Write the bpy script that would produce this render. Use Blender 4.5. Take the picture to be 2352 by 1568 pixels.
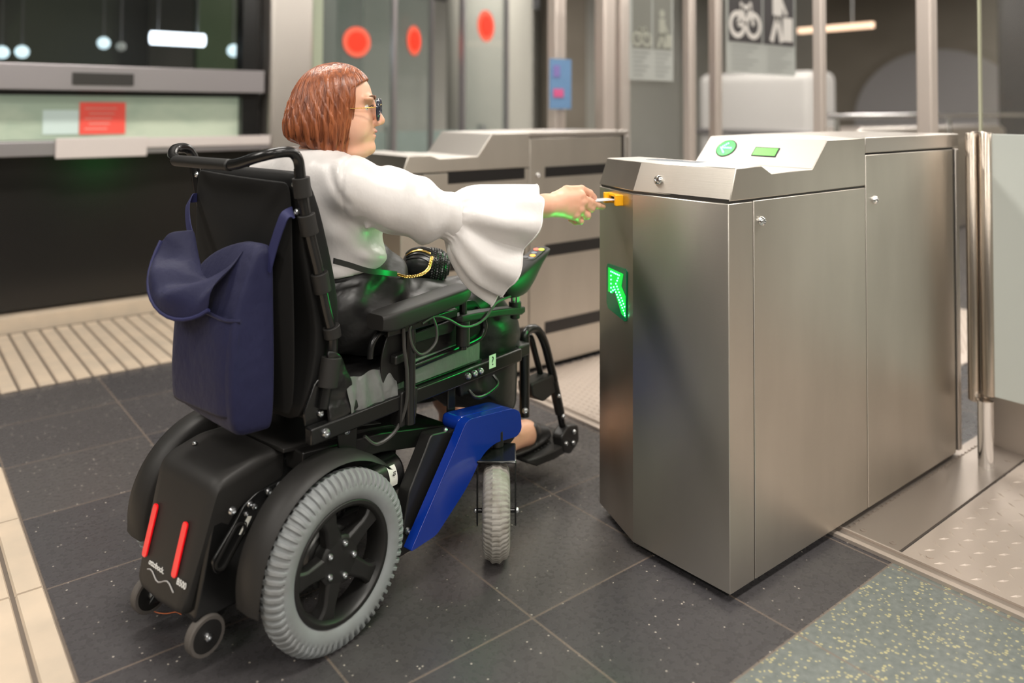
import bpy, bmesh, math, random
import numpy as np
from mathutils import Vector, Matrix
random.seed(7); np.random.seed(7)
PI = math.pi
for o in list(bpy.data.objects): bpy.data.objects.remove(o)
SC = bpy.context.scene
COL = SC.collection

# ------------------------------------------------------------------ camera
def cam_axes(yaw, pitch, roll):
    e1 = np.array([math.sin(yaw), 0, math.cos(yaw)]); e2 = np.array([-math.cos(yaw), 0, math.sin(yaw)]); up = np.array([0, -1, 0])
    cp, sp = math.cos(pitch), math.sin(pitch); rx = np.array([[1, 0, 0], [0, cp, -sp], [0, sp, cp]])
    cr, sr = math.cos(roll), math.sin(roll); rz = np.array([[cr, -sr, 0], [sr, cr, 0], [0, 0, 1]])
    return np.column_stack([rz @ rx @ e for e in (e1, e2, up)])
CM = cam_axes(*np.radians([51.233, -1.5295, .186]))
cd = bpy.data.cameras.new('camera'); cam = bpy.data.objects.new('camera', cd); COL.objects.link(cam)
mw = Matrix.Identity(4)
for i in range(3):
    mw[i][0] = CM[0][i]; mw[i][1] = -CM[1][i]; mw[i][2] = -CM[2][i]
mw[2][3] = 1.15
cam.matrix_world = mw
cd.sensor_width = 36; cd.lens = 1815.3 / 2352 * 36
cd.shift_y = (201.2 - 784) / 2352
cd.clip_start = .05; cd.clip_end = 100
cd.dof.use_dof = True; cd.dof.focus_distance = 1.95; cd.dof.aperture_fstop = 1.35
SC.camera = cam

# ------------------------------------------------------------------ light and exposure
w = bpy.data.worlds.new('world'); SC.world = w; w.use_nodes = True
w.node_tree.nodes['Background'].inputs[0].default_value = (.9, .87, .82, 1)
w.node_tree.nodes['Background'].inputs[1].default_value = .25
vs = SC.view_settings; vs.view_transform = 'Standard'; vs.look = 'None'; vs.exposure = 0.38; vs.gamma = 1; vs.use_curve_mapping = False
SC.cycles.use_denoising = True
SC.cycles.max_bounces = 8

def area(name, loc, rot, sx, sy, power, color=(1, .95, .88), spread=PI):
    l = bpy.data.lights.new(name, 'AREA'); l.shape = 'RECTANGLE'; l.size = sx; l.size_y = sy; l.energy = power; l.color = color; l.spread = spread
    o = bpy.data.objects.new(name, l); COL.objects.link(o); o.location = loc; o.rotation_euler = rot
    return o
CEIL = 3.3
LAMPS = [(-2.2, .2), (.9, .2), (4.2, .2), (7.6, .2), (-2.2, 2.9), (.9, 2.9), (4.2, 2.9), (7.6, 2.9), (-2.2, -2.8), (.9, -2.8), (4.2, -2.8), (7.4, 5.6), (4.2, 5.8), (10.8, 2.9), (10.8, .2), (-2.2, -5.6), (.9, -5.6)]  # unseen lamps; some towards the front wall are added to brighten steel reflections
for lx, ly in LAMPS:
    area('unseen_ceiling_light_glow', (lx, ly, CEIL - .07), (0, 0, 0), 1.7, .34, 42)

# ------------------------------------------------------------------ materials
def mat(name, col=(.5, .5, .5), rough=.5, metal=0, emit=None, estr=0, alpha=None, noise=None, bump=None, spec=None, trans=None, coat=None, aniso=None, sheen=None, sss=None):
    m = bpy.data.materials.new(name); m.use_nodes = True
    nt = m.node_tree; b = nt.nodes['Principled BSDF']
    b.inputs['Base Color'].default_value = (*col, 1); b.inputs['Roughness'].default_value = rough; b.inputs['Metallic'].default_value = metal
    if emit: b.inputs['Emission Color'].default_value = (*emit, 1); b.inputs['Emission Strength'].default_value = estr
    if alpha is not None: b.inputs['Alpha'].default_value = alpha
    if spec is not None: b.inputs['Specular IOR Level'].default_value = spec
    if trans is not None: b.inputs['Transmission Weight'].default_value = trans
    if coat is not None: b.inputs['Coat Weight'].default_value = coat
    if sheen is not None: b.inputs['Sheen Weight'].default_value = sheen
    if sss is not None: b.inputs['Subsurface Weight'].default_value = sss; b.inputs['Subsurface Radius'].default_value = (.012, .005, .003); b.inputs['Subsurface Scale'].default_value = 1
    if noise:   # (scale xyz, second colour, contrast)
        sc_, c2, lo, hi = noise
        tc = nt.nodes.new('ShaderNodeTexCoord'); mp = nt.nodes.new('ShaderNodeMapping'); nz = nt.nodes.new('ShaderNodeTexNoise'); cr = nt.nodes.new('ShaderNodeMapRange'); mx = nt.nodes.new('ShaderNodeMix')
        mx.data_type = 'RGBA'; mp.inputs['Scale'].default_value = sc_; nz.inputs['Scale'].default_value = 1; nz.inputs['Detail'].default_value = 4
        cr.inputs['From Min'].default_value = lo; cr.inputs['From Max'].default_value = hi
        nt.links.new(tc.outputs['Object'], mp.inputs[0]); nt.links.new(mp.outputs[0], nz.inputs['Vector']); nt.links.new(nz.outputs['Fac'], cr.inputs[0]); nt.links.new(cr.outputs[0], mx.inputs['Factor'])
        mx.inputs['A'].default_value = (*col, 1); mx.inputs['B'].default_value = (*c2, 1); nt.links.new(mx.outputs['Result'], b.inputs['Base Color'])
    if bump:    # (scale xyz, strength, distance)
        tc = nt.nodes.new('ShaderNodeTexCoord'); mp = nt.nodes.new('ShaderNodeMapping'); nz = nt.nodes.new('ShaderNodeTexNoise'); bp = nt.nodes.new('ShaderNodeBump')
        mp.inputs['Scale'].default_value = bump[0]; nz.inputs['Scale'].default_value = 1; nz.inputs['Detail'].default_value = 3
        bp.inputs['Strength'].default_value = bump[1]; bp.inputs['Distance'].default_value = bump[2]
        nt.links.new(tc.outputs['Object'], mp.inputs[0]); nt.links.new(mp.outputs[0], nz.inputs['Vector']); nt.links.new(nz.outputs['Fac'], bp.inputs['Height']); nt.links.new(bp.outputs[0], b.inputs['Normal'])
    return m
STEEL = mat('brushed_steel', (.62, .58, .52), .29, 1, bump=((7, 7, 420), .05, .002), noise=((5, 5, 1.5), (.55, .515, .46), .35, .65))
for n_ in [STEEL.node_tree.nodes.new('ShaderNodeTangent')]:
    n_.direction_type = 'RADIAL'; n_.axis = 'Z'; b_ = STEEL.node_tree.nodes['Principled BSDF']; STEEL.node_tree.links.new(n_.outputs[0], b_.inputs['Tangent']); b_.inputs['Anisotropic'].default_value = .7; b_.inputs['Anisotropic Rotation'].default_value = .25; b_.inputs['Roughness'].default_value = .36
STEEL2 = mat('satin_steel', (.60, .56, .52), .38, 1, bump=((9, 9, 300), .05, .002))
STEELTOP = mat('bright_steel', (.56, .535, .50), .55, 1, bump=((220, 8, 8), .08, .002))
STEELF = mat('polished_steel', (.46, .40, .34), .27, 1)
CHROME = mat('chrome', (.8, .8, .8), .15, 1)
BOLT = mat('zinc_bolt', (.62, .64, .66), .28, 1)
BLACK = mat('black_void', (.008, .008, .008), .6)
BAND = mat('black_band', (.012, .011, .011), .35)
GAP = mat('dark_gap', (.02, .018, .016), .5)
PLASTIC = mat('black_plastic', (.011, .0105, .010), .42, bump=((900, 900, 900), .06, .0005))
PLASTIC2 = mat('charcoal_plastic', (.018, .017, .016), .5, spec=.35, bump=((1100, 1100, 1100), .12, .0005))
PAINT = mat('black_paint', (.007, .007, .007), .25)
ALU = mat('cast_aluminium', (.4, .4, .39), .4, 1)
RUBBER = mat('grey_rubber', (.23, .245, .25), .72, noise=((14, 14, 14), (.195, .20, .20), .4, .7))
RUBDARK = mat('dark_rubber', (.09, .08, .072), .8)
FAB = mat('black_upholstery', (.006, .0058, .0056), .7, sheen=.02, spec=.25, bump=((420, 420, 420), .15, .001))
VINYL = mat('black_vinyl', (.011, .0105, .0105), .3, bump=((14, 14, 14), .5, .02))
SATIN = mat('silver_satin', (.15, .155, .15), .3, bump=((16, 30, 12), .6, .02))
NAVY = mat('navy_canvas', (.009, .010, .042), .62, sheen=.05, spec=.3, bump=((30, 30, 22), .35, .012))
NAVY2 = mat('navy_webbing', (.013, .015, .075), .7, bump=((600, 600, 600), .4, .001))
BLUE = mat('blue_lacquer', (.004, .028, .26), .18, coat=.6)
RED = mat('red_reflector', (.75, .0, .005), .12, coat=1, emit=(.9, 0, .01), estr=.12)
GREEN_ON = mat('green_led_field', (.0, .25, .03), .25, emit=(0, .9, .06), estr=.6)
GREEN_DIM = mat('green_lens_dark', (.0, .05, .03), .15, emit=(0, .35, .09), estr=.12)
DOT = mat('led_dot', (.2, 1, .7), .3, emit=(.12, 1, .5), estr=6)
LCD = mat('green_display', (.1, .4, .05), .3, emit=(.12, .62, .08), estr=.75)
WHITE = mat('white_print', (.8, .8, .78), .5)
YEL = mat('yellow_plastic', (.9, .42, .005), .35)
GOLD = mat('gold_metal', (.85, .55, .16), .22, 1)
WGLASS = mat('frosted_glass', (.50, .53, .50), .28, spec=.6)
SKIN = mat('skin', (.70, .36, .235), .45, sss=.12, noise=((9, 9, 9), (.74, .43, .30), .35, .65))
LIP = mat('lips', (.55, .2, .17), .4)

# ------------------------------------------------------------------ mesh helpers
class MB:
    def __init__(s): s.v = []; s.f = []; s.m = []
    def add(s, vs, fs, mi=0):
        n = len(s.v); s.v += [tuple(map(float, p)) for p in vs]; s.f += [tuple(n + i for i in f) for f in fs]; s.m += [mi] * len(fs); return s
    def box(s, a, b, mi=0):
        x0, y0, z0 = a; x1, y1, z1 = b
        if x0 > x1: x0, x1 = x1, x0
        if y0 > y1: y0, y1 = y1, y0
        if z0 > z1: z0, z1 = z1, z0
        return s.add([(x0, y0, z0), (x1, y0, z0), (x1, y1, z0), (x0, y1, z0), (x0, y0, z1), (x1, y0, z1), (x1, y1, z1), (x0, y1, z1)],
                     [(0, 3, 2, 1), (4, 5, 6, 7), (0, 1, 5, 4), (1, 2, 6, 5), (2, 3, 7, 6), (3, 0, 4, 7)], mi)
    def obox(s, c, ax, ay, az, mi=0):   # centre and half-axis vectors
        c = Vector(c); ax = Vector(ax); ay = Vector(ay); az = Vector(az)
        P = [c + i * ax + j * ay + k * az for k in (-1, 1) for i, j in ((-1, -1), (1, -1), (1, 1), (-1, 1))]
        F = [(0, 3, 2, 1), (4, 5, 6, 7), (0, 1, 5, 4), (1, 2, 6, 5), (2, 3, 7, 6), (3, 0, 4, 7)]
        if ax.cross(ay).dot(az) < 0: F = [f[::-1] for f in F]
        return s.add(P, F, mi)
    def prism(s, pts, off, mi=0):        # planar polygon swept by a vector
        off = Vector(off); n = len(pts); P = [Vector(p) for p in pts]
        nrm = Vector((0, 0, 0))
        for i in range(n): nrm += P[i].cross(P[(i + 1) % n])
        if nrm.dot(off) > 0: P = P[::-1]
        Q = [p + off for p in P]
        return s.add(P + Q, [tuple(range(n)), tuple(range(2 * n - 1, n - 1, -1))] + [(i, i + n, (i + 1) % n + n, (i + 1) % n) for i in range(n)], mi)
    def tube(s, path, r, n=12, mi=0, caps=True, flat=1.0, up=None):
        P = [Vector(p) for p in path]; R = r if hasattr(r, '__len__') else [r] * len(P)
        T = [(P[min(i + 1, len(P) - 1)] - P[max(i - 1, 0)]).normalized() for i in range(len(P))]
        u = Vector(up) if up else (Vector((0, 0, 1)) if abs(T[0].z) < .9 else Vector((1, 0, 0)))
        vs, fs = [], []
        for i, p in enumerate(P):
            u = (u - T[i] * u.dot(T[i])).normalized(); w_ = T[i].cross(u)
            for k in range(n):
                a = 2 * PI * k / n; vs.append(p + R[i] * (math.cos(a) * w_ + flat * math.sin(a) * u))
        for i in range(len(P) - 1):
            for k in range(n): a = i * n + k; b = i * n + (k + 1) % n; fs.append((a, b, b + n, a + n))
        if caps: fs.append(tuple(range(n - 1, -1, -1))); fs.append(tuple((len(P) - 1) * n + k for k in range(n)))
        return s.add(vs, fs, mi)
    def cyl(s, a, b, r, n=20, mi=0): return s.tube([a, b], r, n, mi)
    def lathe(s, prof, c, ax, n=48, mi=0, closed=False):   # prof: (radius, height along axis)
        ax = Vector(ax).normalized(); u = ax.orthogonal().normalized(); w_ = ax.cross(u); c = Vector(c); m = len(prof)
        vs = [c + ax * h_ + r_ * (math.cos(2 * PI * k / n) * u + math.sin(2 * PI * k / n) * w_) for r_, h_ in prof for k in range(n)]
        fs = [(i * n + k, i * n + (k + 1) % n, (i + 1) % m * n + (k + 1) % n, (i + 1) % m * n + k) for i in range(m if closed else m - 1) for k in range(n)]
        if not closed: fs += [tuple(range(n - 1, -1, -1)), tuple((m - 1) * n + k for k in range(n))]
        return s.add(vs, fs, mi)
    def loft(s, secs, mi=0, caps=True, closed=True):
        n = len(secs[0]); vs = [p for q in secs for p in q]; fs = []
        for i in range(len(secs) - 1):
            for k in range(n if closed else n - 1): a = i * n + k; b = i * n + (k + 1) % n; fs.append((a, b, b + n, a + n))
        if caps: fs += [tuple(range(n - 1, -1, -1)), tuple((len(secs) - 1) * n + k for k in range(n))]
        return s.add(vs, fs, mi)
    def ball(s, c, r, n=12, mi=0, sc=(1, 1, 1)):
        pr = []; c = Vector(c); vs = []; fs = []
        for i in range(1, n):
            t = PI * i / n
            for k in range(2 * n): a = PI * k / n; vs.append(c + Vector((sc[0] * r * math.sin(t) * math.cos(a), sc[1] * r * math.sin(t) * math.sin(a), sc[2] * r * math.cos(t))))
        N = len(vs); vs += [c + Vector((0, 0, r * sc[2])), c - Vector((0, 0, r * sc[2]))]; m = 2 * n
        for i in range(n - 2):
            for k in range(m): a = i * m + k; b = i * m + (k + 1) % m; fs.append((a, a + m, b + m, b))
        for k in range(m): fs.append((N, k, (k + 1) % m)); fs.append((N + 1, (n - 2) * m + (k + 1) % m, (n - 2) * m + k))
        return s.add(vs, fs, mi)
    def build(s, name, m, parent=None, bev=0, smooth=38, loc=None, fix=False, sub=0, seg=2, solid=0):
        me = bpy.data.meshes.new(name); me.from_pydata(s.v, [], s.f)
        for x in (m if isinstance(m, (list, tuple)) else [m]): me.materials.append(x)
        if any(s.m): me.polygons.foreach_set('material_index', s.m)
        me.validate(); 
        if fix:
            bm = bmesh.new(); bm.from_mesh(me); bmesh.ops.recalc_face_normals(bm, faces=bm.faces); bm.to_mesh(me); bm.free()
        if smooth: 
            me.polygons.foreach_set('use_smooth', [True] * len(me.polygons)); me.set_sharp_from_angle(angle=math.radians(smooth))
        o = bpy.data.objects.new(name, me); COL.objects.link(o)
        if parent: o.parent = parent
        if loc: o.location = loc
        if solid: d = o.modifiers.new('solid', 'SOLIDIFY'); d.thickness = solid; d.offset = 0
        if sub: d = o.modifiers.new('sub', 'SUBSURF'); d.levels = sub; d.render_levels = sub
        if bev:
            d = o.modifiers.new('bevel', 'BEVEL'); d.width = bev; d.segments = seg; d.limit_method = 'ANGLE'; d.angle_limit = math.radians(35); d.harden_normals = False
        return o
def tag(o, label=None, cat=None, group=None, kind=None):
    if label: o['label'] = label
    if cat: o['category'] = cat
    if group: o['group'] = group
    if kind: o['kind'] = kind
    return o
def thing(name, label, cat, loc=(0, 0, 0), rz=0, group=None):
    o = bpy.data.objects.new(name, None); COL.objects.link(o); o.empty_display_size = .1; o.location = loc; o.rotation_euler = (0, 0, rz)
    return tag(o, label, cat, group)
def copy_tree(o, parent=None):
    c = o.copy(); COL.objects.link(c); c.parent = parent
    for ch in [x for x in bpy.data.objects if x.parent == o]: copy_tree(ch, c)
    return c
def spline(P, n=6):      # Catmull-Rom through points of any dimension
    P = [np.array(p, float) for p in P]; out = []
    for i in range(len(P) - 1):
        p0 = P[max(i - 1, 0)]; p1 = P[i]; p2 = P[i + 1]; p3 = P[min(i + 2, len(P) - 1)]
        for k in range(n):
            t = k / n; out.append(.5 * (2 * p1 + (p2 - p0) * t + (2 * p0 - 5 * p1 + 4 * p2 - p3) * t * t + (3 * p1 - p0 - 3 * p2 + p3) * t ** 3))
    out.append(P[-1]); return out
def text(s, size, name, m, parent, mtx, depth=.0004):
    c = bpy.data.curves.new(name, 'FONT'); c.body = s; c.size = size; c.extrude = depth; c.align_x = 'CENTER'; c.align_y = 'CENTER'
    t = bpy.data.objects.new('t', c); COL.objects.link(t)
    me = bpy.data.meshes.new_from_object(t.evaluated_get(bpy.context.evaluated_depsgraph_get())); bpy.data.objects.remove(t)
    me.materials.clear(); me.materials.append(m); me.transform(mtx)
    o = bpy.data.objects.new(name, me); COL.objects.link(o); o.parent = parent; return o
def frame_mtx(c, x, y):
    x = Vector(x).normalized(); z = x.cross(Vector(y)).normalized(); y = z.cross(x); m = Matrix.Identity(4)
    for i in range(3): m[i][0] = x[i]; m[i][1] = y[i]; m[i][2] = z[i]; m[i][3] = c[i]
    return m

# ------------------------------------------------------------------ implicit surfaces (bodies, cloth) meshed with surface nets
def s_ell(P, c, r, R=None):
    q = P - np.array(c, np.float32)
    if R is not None: q = q @ np.array(R, np.float32)
    r = np.array(r, np.float32); k0 = np.sqrt(((q / r) ** 2).sum(-1)); k1 = np.sqrt(((q / (r * r)) ** 2).sum(-1)) + 1e-9
    return k0 * (k0 - 1) / k1
def s_cap(P, a, b, ra, rb):
    a = np.array(a, np.float32); b = np.array(b, np.float32); ab = b - a; q = P - a
    t = np.clip((q @ ab) / (ab @ ab), 0, 1); return np.sqrt(((q - t[..., None] * ab) ** 2).sum(-1)) - (ra + (rb - ra) * t)
def smin(a, b, k):
    h_ = np.clip(.5 + .5 * (b - a) / k, 0, 1); return b + (a - b) * h_ - k * h_ * (1 - h_)
def smax(a, b, k): return -smin(-a, -b, k)
def chain(P, pts, rad, k=.02):
    d = None
    for i in range(len(pts) - 1):
        e = s_cap(P, pts[i], pts[i + 1], rad[i], rad[i + 1]); d = e if d is None else smin(d, e, k)
    return d
def nets(fn, lo, hi, h_):
    lo = np.array(lo, float); hi = np.array(hi, float); n = np.ceil((hi - lo) / h_).astype(int) + 1
    ax = [(lo[i] + h_ * np.arange(n[i])).astype(np.float32) for i in range(3)]
    g = np.empty(n, np.float32)
    for i0 in range(0, n[0], 24):
        Pp = np.stack(np.meshgrid(ax[0][i0:i0 + 24], ax[1], ax[2], indexing='ij'), -1); g[i0:i0 + 24] = fn(Pp)
    s = g < 0; c = [slice(None, -1), slice(1, None)]
    cnt = sum(s[c[i], c[j], c[k]].astype(np.int8) for i in (0, 1) for j in (0, 1) for k in (0, 1)); act = (cnt > 0) & (cnt < 8)
    I = np.argwhere(act); idx = -np.ones(act.shape, int); idx[tuple(I.T)] = np.arange(len(I))
    pos = np.zeros((len(I), 3)); num = np.zeros(len(I))
    cor = [(i, j, k) for i in (0, 1) for j in (0, 1) for k in (0, 1)]
    for a in cor:
        for d in range(3):
            if a[d] == 0:
                b = list(a); b[d] = 1; ga = g[tuple((I + a).T)]; gb = g[tuple((I + b).T)]; x = (ga < 0) != (gb < 0)
                t = np.where(x, ga / np.where(x, ga - gb, 1), 0); p = np.array(a, float)[None] + t[:, None] * (np.array(b) - np.array(a))
                pos += np.where(x[:, None], p, 0); num += x
    pos = lo + h_ * (I + pos / num[:, None]); F = []
    for d in range(3):
        e, f_ = (d + 1) % 3, (d + 2) % 3; sl0 = [slice(None)] * 3; sl1 = [slice(None)] * 3; sl0[d] = slice(None, -1); sl1[d] = slice(1, None)
        for sg in (0, 1):
            X_ = (s[tuple(sl0)] != s[tuple(sl1)]) & (s[tuple(sl0)] == bool(sg)); J = np.argwhere(X_)
            J = J[(J[:, e] > 0) & (J[:, f_] > 0) & (J[:, e] < n[e] - 1) & (J[:, f_] < n[f_] - 1)]
            E = np.zeros(3, int); E[e] = 1; Fv = np.zeros(3, int); Fv[f_] = 1
            q = [idx[tuple(x.T)] for x in (J - E - Fv, J - Fv, J, J - E)]
            if not sg: q = q[::-1]
            F.append(np.stack(q, 1))
    return pos, np.concatenate(F)
def sdf_obj(name, m, regions, parent, smooth_it=0, keep=None):
    vs = []; fs = []; off = 0
    for fn, lo, hi, h_ in regions:
        p, f = nets(fn, lo, hi, h_)
        for _ in range(smooth_it):
            acc = np.zeros_like(p); cn = np.zeros(len(p))
            for a in range(4):
                b = (a + 1) % 4; np.add.at(acc, f[:, a], p[f[:, b]]); np.add.at(acc, f[:, b], p[f[:, a]]); np.add.at(cn, f[:, a], 1); np.add.at(cn, f[:, b], 1)
            p = .5 * p + .5 * acc / np.maximum(cn, 1)[:, None]
        if keep is not None: f = f[keep(p)[f].all(1)]
        vs.append(p); fs.append(f + off); off += len(p)
    v = np.concatenate(vs); f = np.concatenate(fs); used = np.zeros(len(v), bool); used[f.ravel()] = True; rm = np.cumsum(used) - 1; v = v[used]; f = rm[f]
    me = bpy.data.meshes.new(name); me.vertices.add(len(v)); me.vertices.foreach_set('co', v.ravel()); me.loops.add(f.size); me.loops.foreach_set('vertex_index', f.ravel())
    me.polygons.add(len(f)); me.polygons.foreach_set('loop_start', np.arange(0, f.size, 4)); me.polygons.foreach_set('loop_total', np.full(len(f), 4)); me.update(calc_edges=True)
    for x in (m if isinstance(m, (list, tuple)) else [m]): me.materials.append(x)
    me.polygons.foreach_set('use_smooth', [True] * len(f))
    o = bpy.data.objects.new(name, me); COL.objects.link(o)
    if parent: o.parent = parent
    return o

# ------------------------------------------------------------------ floor
def floor_mat():
    m = bpy.data.materials.new('granite_floor'); m.use_nodes = True; nt = m.node_tree; L = nt.links; b = nt.nodes['Principled BSDF']
    N = lambda t: nt.nodes.new('ShaderNode' + t)
    def math_(op, a, b_=None, c=None):
        n = N('Math'); n.operation = op
        for i, x in enumerate((a, b_, c)):
            if x is None: continue
            if isinstance(x, (int, float)): n.inputs[i].default_value = x
            else: L.new(x, n.inputs[i])
        return n.outputs[0]
    def mixc(f, a, c):
        n = N('Mix'); n.data_type = 'RGBA'
        if isinstance(f, (int, float)): n.inputs['Factor'].default_value = f
        else: L.new(f, n.inputs['Factor'])
        for k, x in (('A', a), ('B', c)):
            if isinstance(x, tuple): n.inputs[k].default_value = (*x, 1)
            else: L.new(x, n.inputs[k])
        return n.outputs['Result']
    tc = N('TexCoord'); sp = N('SeparateXYZ'); L.new(tc.outputs['Object'], sp.inputs[0]); X, Y = sp.outputs[0], sp.outputs[1]
    u = math_('DIVIDE', math_('SUBTRACT', X, .336), .4205); v = math_('DIVIDE', math_('SUBTRACT', Y, .983), .402)
    eu = math_('SUBTRACT', .5, math_('ABSOLUTE', math_('SUBTRACT', math_('FRACT', u), .5))); ev = math_('SUBTRACT', .5, math_('ABSOLUTE', math_('SUBTRACT', math_('FRACT', v), .5)))
    seam = math_('LESS_THAN', math_('MINIMUM', eu, ev), .0065)
    green = math_('MULTIPLY', math_('LESS_THAN', Y, .983), math_('GREATER_THAN', X, .76))
    cell = N('CombineXYZ'); L.new(math_('FLOOR', u), cell.inputs[0]); L.new(math_('FLOOR', v), cell.inputs[1])
    wn = N('TexWhiteNoise'); wn.noise_dimensions = '3D'; L.new(cell.outputs[0], wn.inputs['Vector'])
    nz = N('TexNoise'); nz.inputs['Scale'].default_value = 60; nz.inputs['Detail'].default_value = 5; L.new(tc.outputs['Object'], nz.inputs['Vector'])
    big = N('TexNoise'); big.inputs['Scale'].default_value = 5; big.inputs['Detail'].default_value = 3; L.new(tc.outputs['Object'], big.inputs['Vector'])
    vo = N('TexVoronoi'); vo.inputs['Scale'].default_value = 120; L.new(tc.outputs['Object'], vo.inputs['Vector'])
    wsel = N('SeparateColor'); L.new(vo.outputs['Color'], wsel.inputs[0])
    fleck = math_('MULTIPLY', math_('LESS_THAN', vo.outputs['Distance'], .28), math_('GREATER_THAN', wsel.outputs[0], .965))
    gfleck = math_('MULTIPLY', math_('LESS_THAN', vo.outputs['Distance'], .45), math_('GREATER_THAN', wsel.outputs[0], .72))
    dark = mixc(nz.outputs['Fac'], (.036, .034, .037), (.066, .063, .067)); dark = mixc(math_('MULTIPLY', wn.outputs['Value'], .5), dark, (.092, .083, .078))
    dark = mixc(math_('MULTIPLY', math_('GREATER_THAN', big.outputs['Fac'], .62), .12), dark, (.1, .095, .09))
    dark = mixc(fleck, dark, (.42, .38, .33))
    grn = mixc(nz.outputs['Fac'], (.075, .09, .085), (.21, .23, .215)); grn = mixc(math_('MULTIPLY', gfleck, math_('MULTIPLY', nz.outputs['Fac'], 1.1)), grn, (.52, .46, .22))
    col = mixc(green, dark, grn); col = mixc(math_('MULTIPLY', seam, .8), col, (.17, .135, .11)); L.new(col, b.inputs['Base Color'])
    rg = math_('ADD', .2, math_('MULTIPLY', nz.outputs['Fac'], .16)); rg = math_('ADD', rg, math_('MULTIPLY', green, .12)); L.new(rg, b.inputs['Roughness'])
    bp = N('Bump'); bp.inputs['Strength'].default_value = .25; bp.inputs['Distance'].default_value = .002; L.new(math_('SUBTRACT', math_('MULTIPLY', nz.outputs['Fac'], .3), seam), bp.inputs['Height']); L.new(bp.outputs[0], b.inputs['Normal'])
    return m
mb = MB(); mb.box((-9, -9, -.1), (16, 13, 0)); fl = mb.build('floor', floor_mat(), smooth=0); tag(fl, kind='structure')
TACT = mat('tactile_beige', (.54, .44, .335), .5, noise=((8, 8, 8), (.46, .385, .30), .4, .7))
TGR = mat('tactile_groove', (.12, .095, .075), .7)
def tactile(name, x0, x1, y0, y1, seams_x=.4, seams_y=.402, y_off=.983):
    mb = MB(); mb.box((x0, y0, 0), (x1, y1, .004), 1); p = .0672
    k0 = math.ceil((x0 - .336) / p - 1e-6); y_ed = [y0]; n = math.ceil((y0 - y_off) / seams_y + .02)
    while y_off + n * seams_y < y1 - .02: y_ed.append(y_off + n * seams_y); n += 1
    y_ed.append(y1); x = .336 + k0 * p
    while x + p <= x1 + 1e-6:
        for a, c in zip(y_ed[:-1], y_ed[1:]):
            e = .0045; t = .010; s_ = .004
            mb.add([(x + e, a + .002, .004), (x + p - e, a + .002, .004), (x + p - e, c - .002, .004), (x + e, c - .002, .004), (x + e + s_, a + .004, t), (x + p - e - s_, a + .004, t), (x + p - e - s_, c - .004, t), (x + e + s_, c - .004, t)],
                   [(4, 5, 6, 7), (0, 1, 5, 4), (1, 2, 6, 5), (2, 3, 7, 6), (3, 0, 4, 7)])
        x += p
    return tag(mb.build(name, [TACT, TGR], smooth=0), kind='structure')
tactile('trim_1', -1.0, .336, .2, 2.995)
tactile('trim_2', -5.4, 4.0, 3.765, 4.70)
# metal plates on the floor in the gate line
PLATE = mat('checker_plate', (.50, .43, .375), .5, .55, bump=((60, 60, 60), .15, .002))
PLATE2 = mat('smooth_plate', (.36, .31, .27), .42, .7, bump=((3, 40, 40), .15, .003))
mb = MB()
mb.box((2.085, -2.6, 0), (4.6, .985, .006)); random.seed(3)
for i in range(58):
    for j in range(66):
        cx, cy = 2.115 + i * .043, -1.85 + j * .043
        if cx > 4.55 or cy > .965 or (cx > 3.6 and cy < -.4): continue
        a = (PI * .25 if (i + j) % 2 else -PI * .25) + .2; ca, sa = math.cos(a), math.sin(a); l, w_ = .0165, .0042
        mb.add([(cx + ca * l, cy + sa * l, .006), (cx - sa * w_, cy + ca * w_, .006), (cx - ca * l, cy - sa * l, .006), (cx + sa * w_, cy - ca * w_, .006), (cx, cy, .0090)], [(0, 1, 4), (1, 2, 4), (2, 3, 4), (3, 0, 4)])
for q in ((2.125, .93), (2.125, .0)): mb.cyl((*q, .006), (*q, .0085), .009, 12)
tag(mb.build('trim_3', PLATE, smooth=0), kind='structure')
mb = MB(); mb.box((2.085, .992, 0), (4.9, 1.165, .007))
for i in range(60): mb.box((2.10 + i * .026, 1.128, .007), (2.114 + i * .026, 1.134, .010))
for q in ((2.115, 1.02), (2.115, 1.10), (2.9, 1.02)): mb.lathe([(.0, .007), (.009, .007), (.009, .009), (.004, .009), (.004, .0075), (0, .0075)], (*q, 0), (0, 0, 1), 14)
mb.box((2.9, .30, .0), (4.9, .318, .03)); tag(mb.build('trim_4', PLATE2, smooth=0), kind='structure')
mb = MB(); mb.box((2.035, -2.6, 0), (2.052, 2.66, .009)); mb.box((2.052, -2.6, 0), (2.079, 2.66, .004), 1); mb.box((2.079, -2.6, 0), (2.085, 2.66, .009))
tag(mb.build('trim_5', [PLATE, PLATE2], smooth=0), kind='structure')
mb = MB(); mb.box((2.085, 1.53, 0), (4.9, 2.64, .005))
for i in range(96):
    for j in range(37):
        cx, cy = 2.105 + i * .029 , 1.60 + j * .029 + (i % 2) * .0145
        if cy < 2.63: mb.lathe([(.0088, .005), (.0072, .0085), (.003, .0095)], (cx, cy, 0), (0, 0, 1), 8)
tag(mb.build('trim_6', PLATE, smooth=0), kind='structure')

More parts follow.
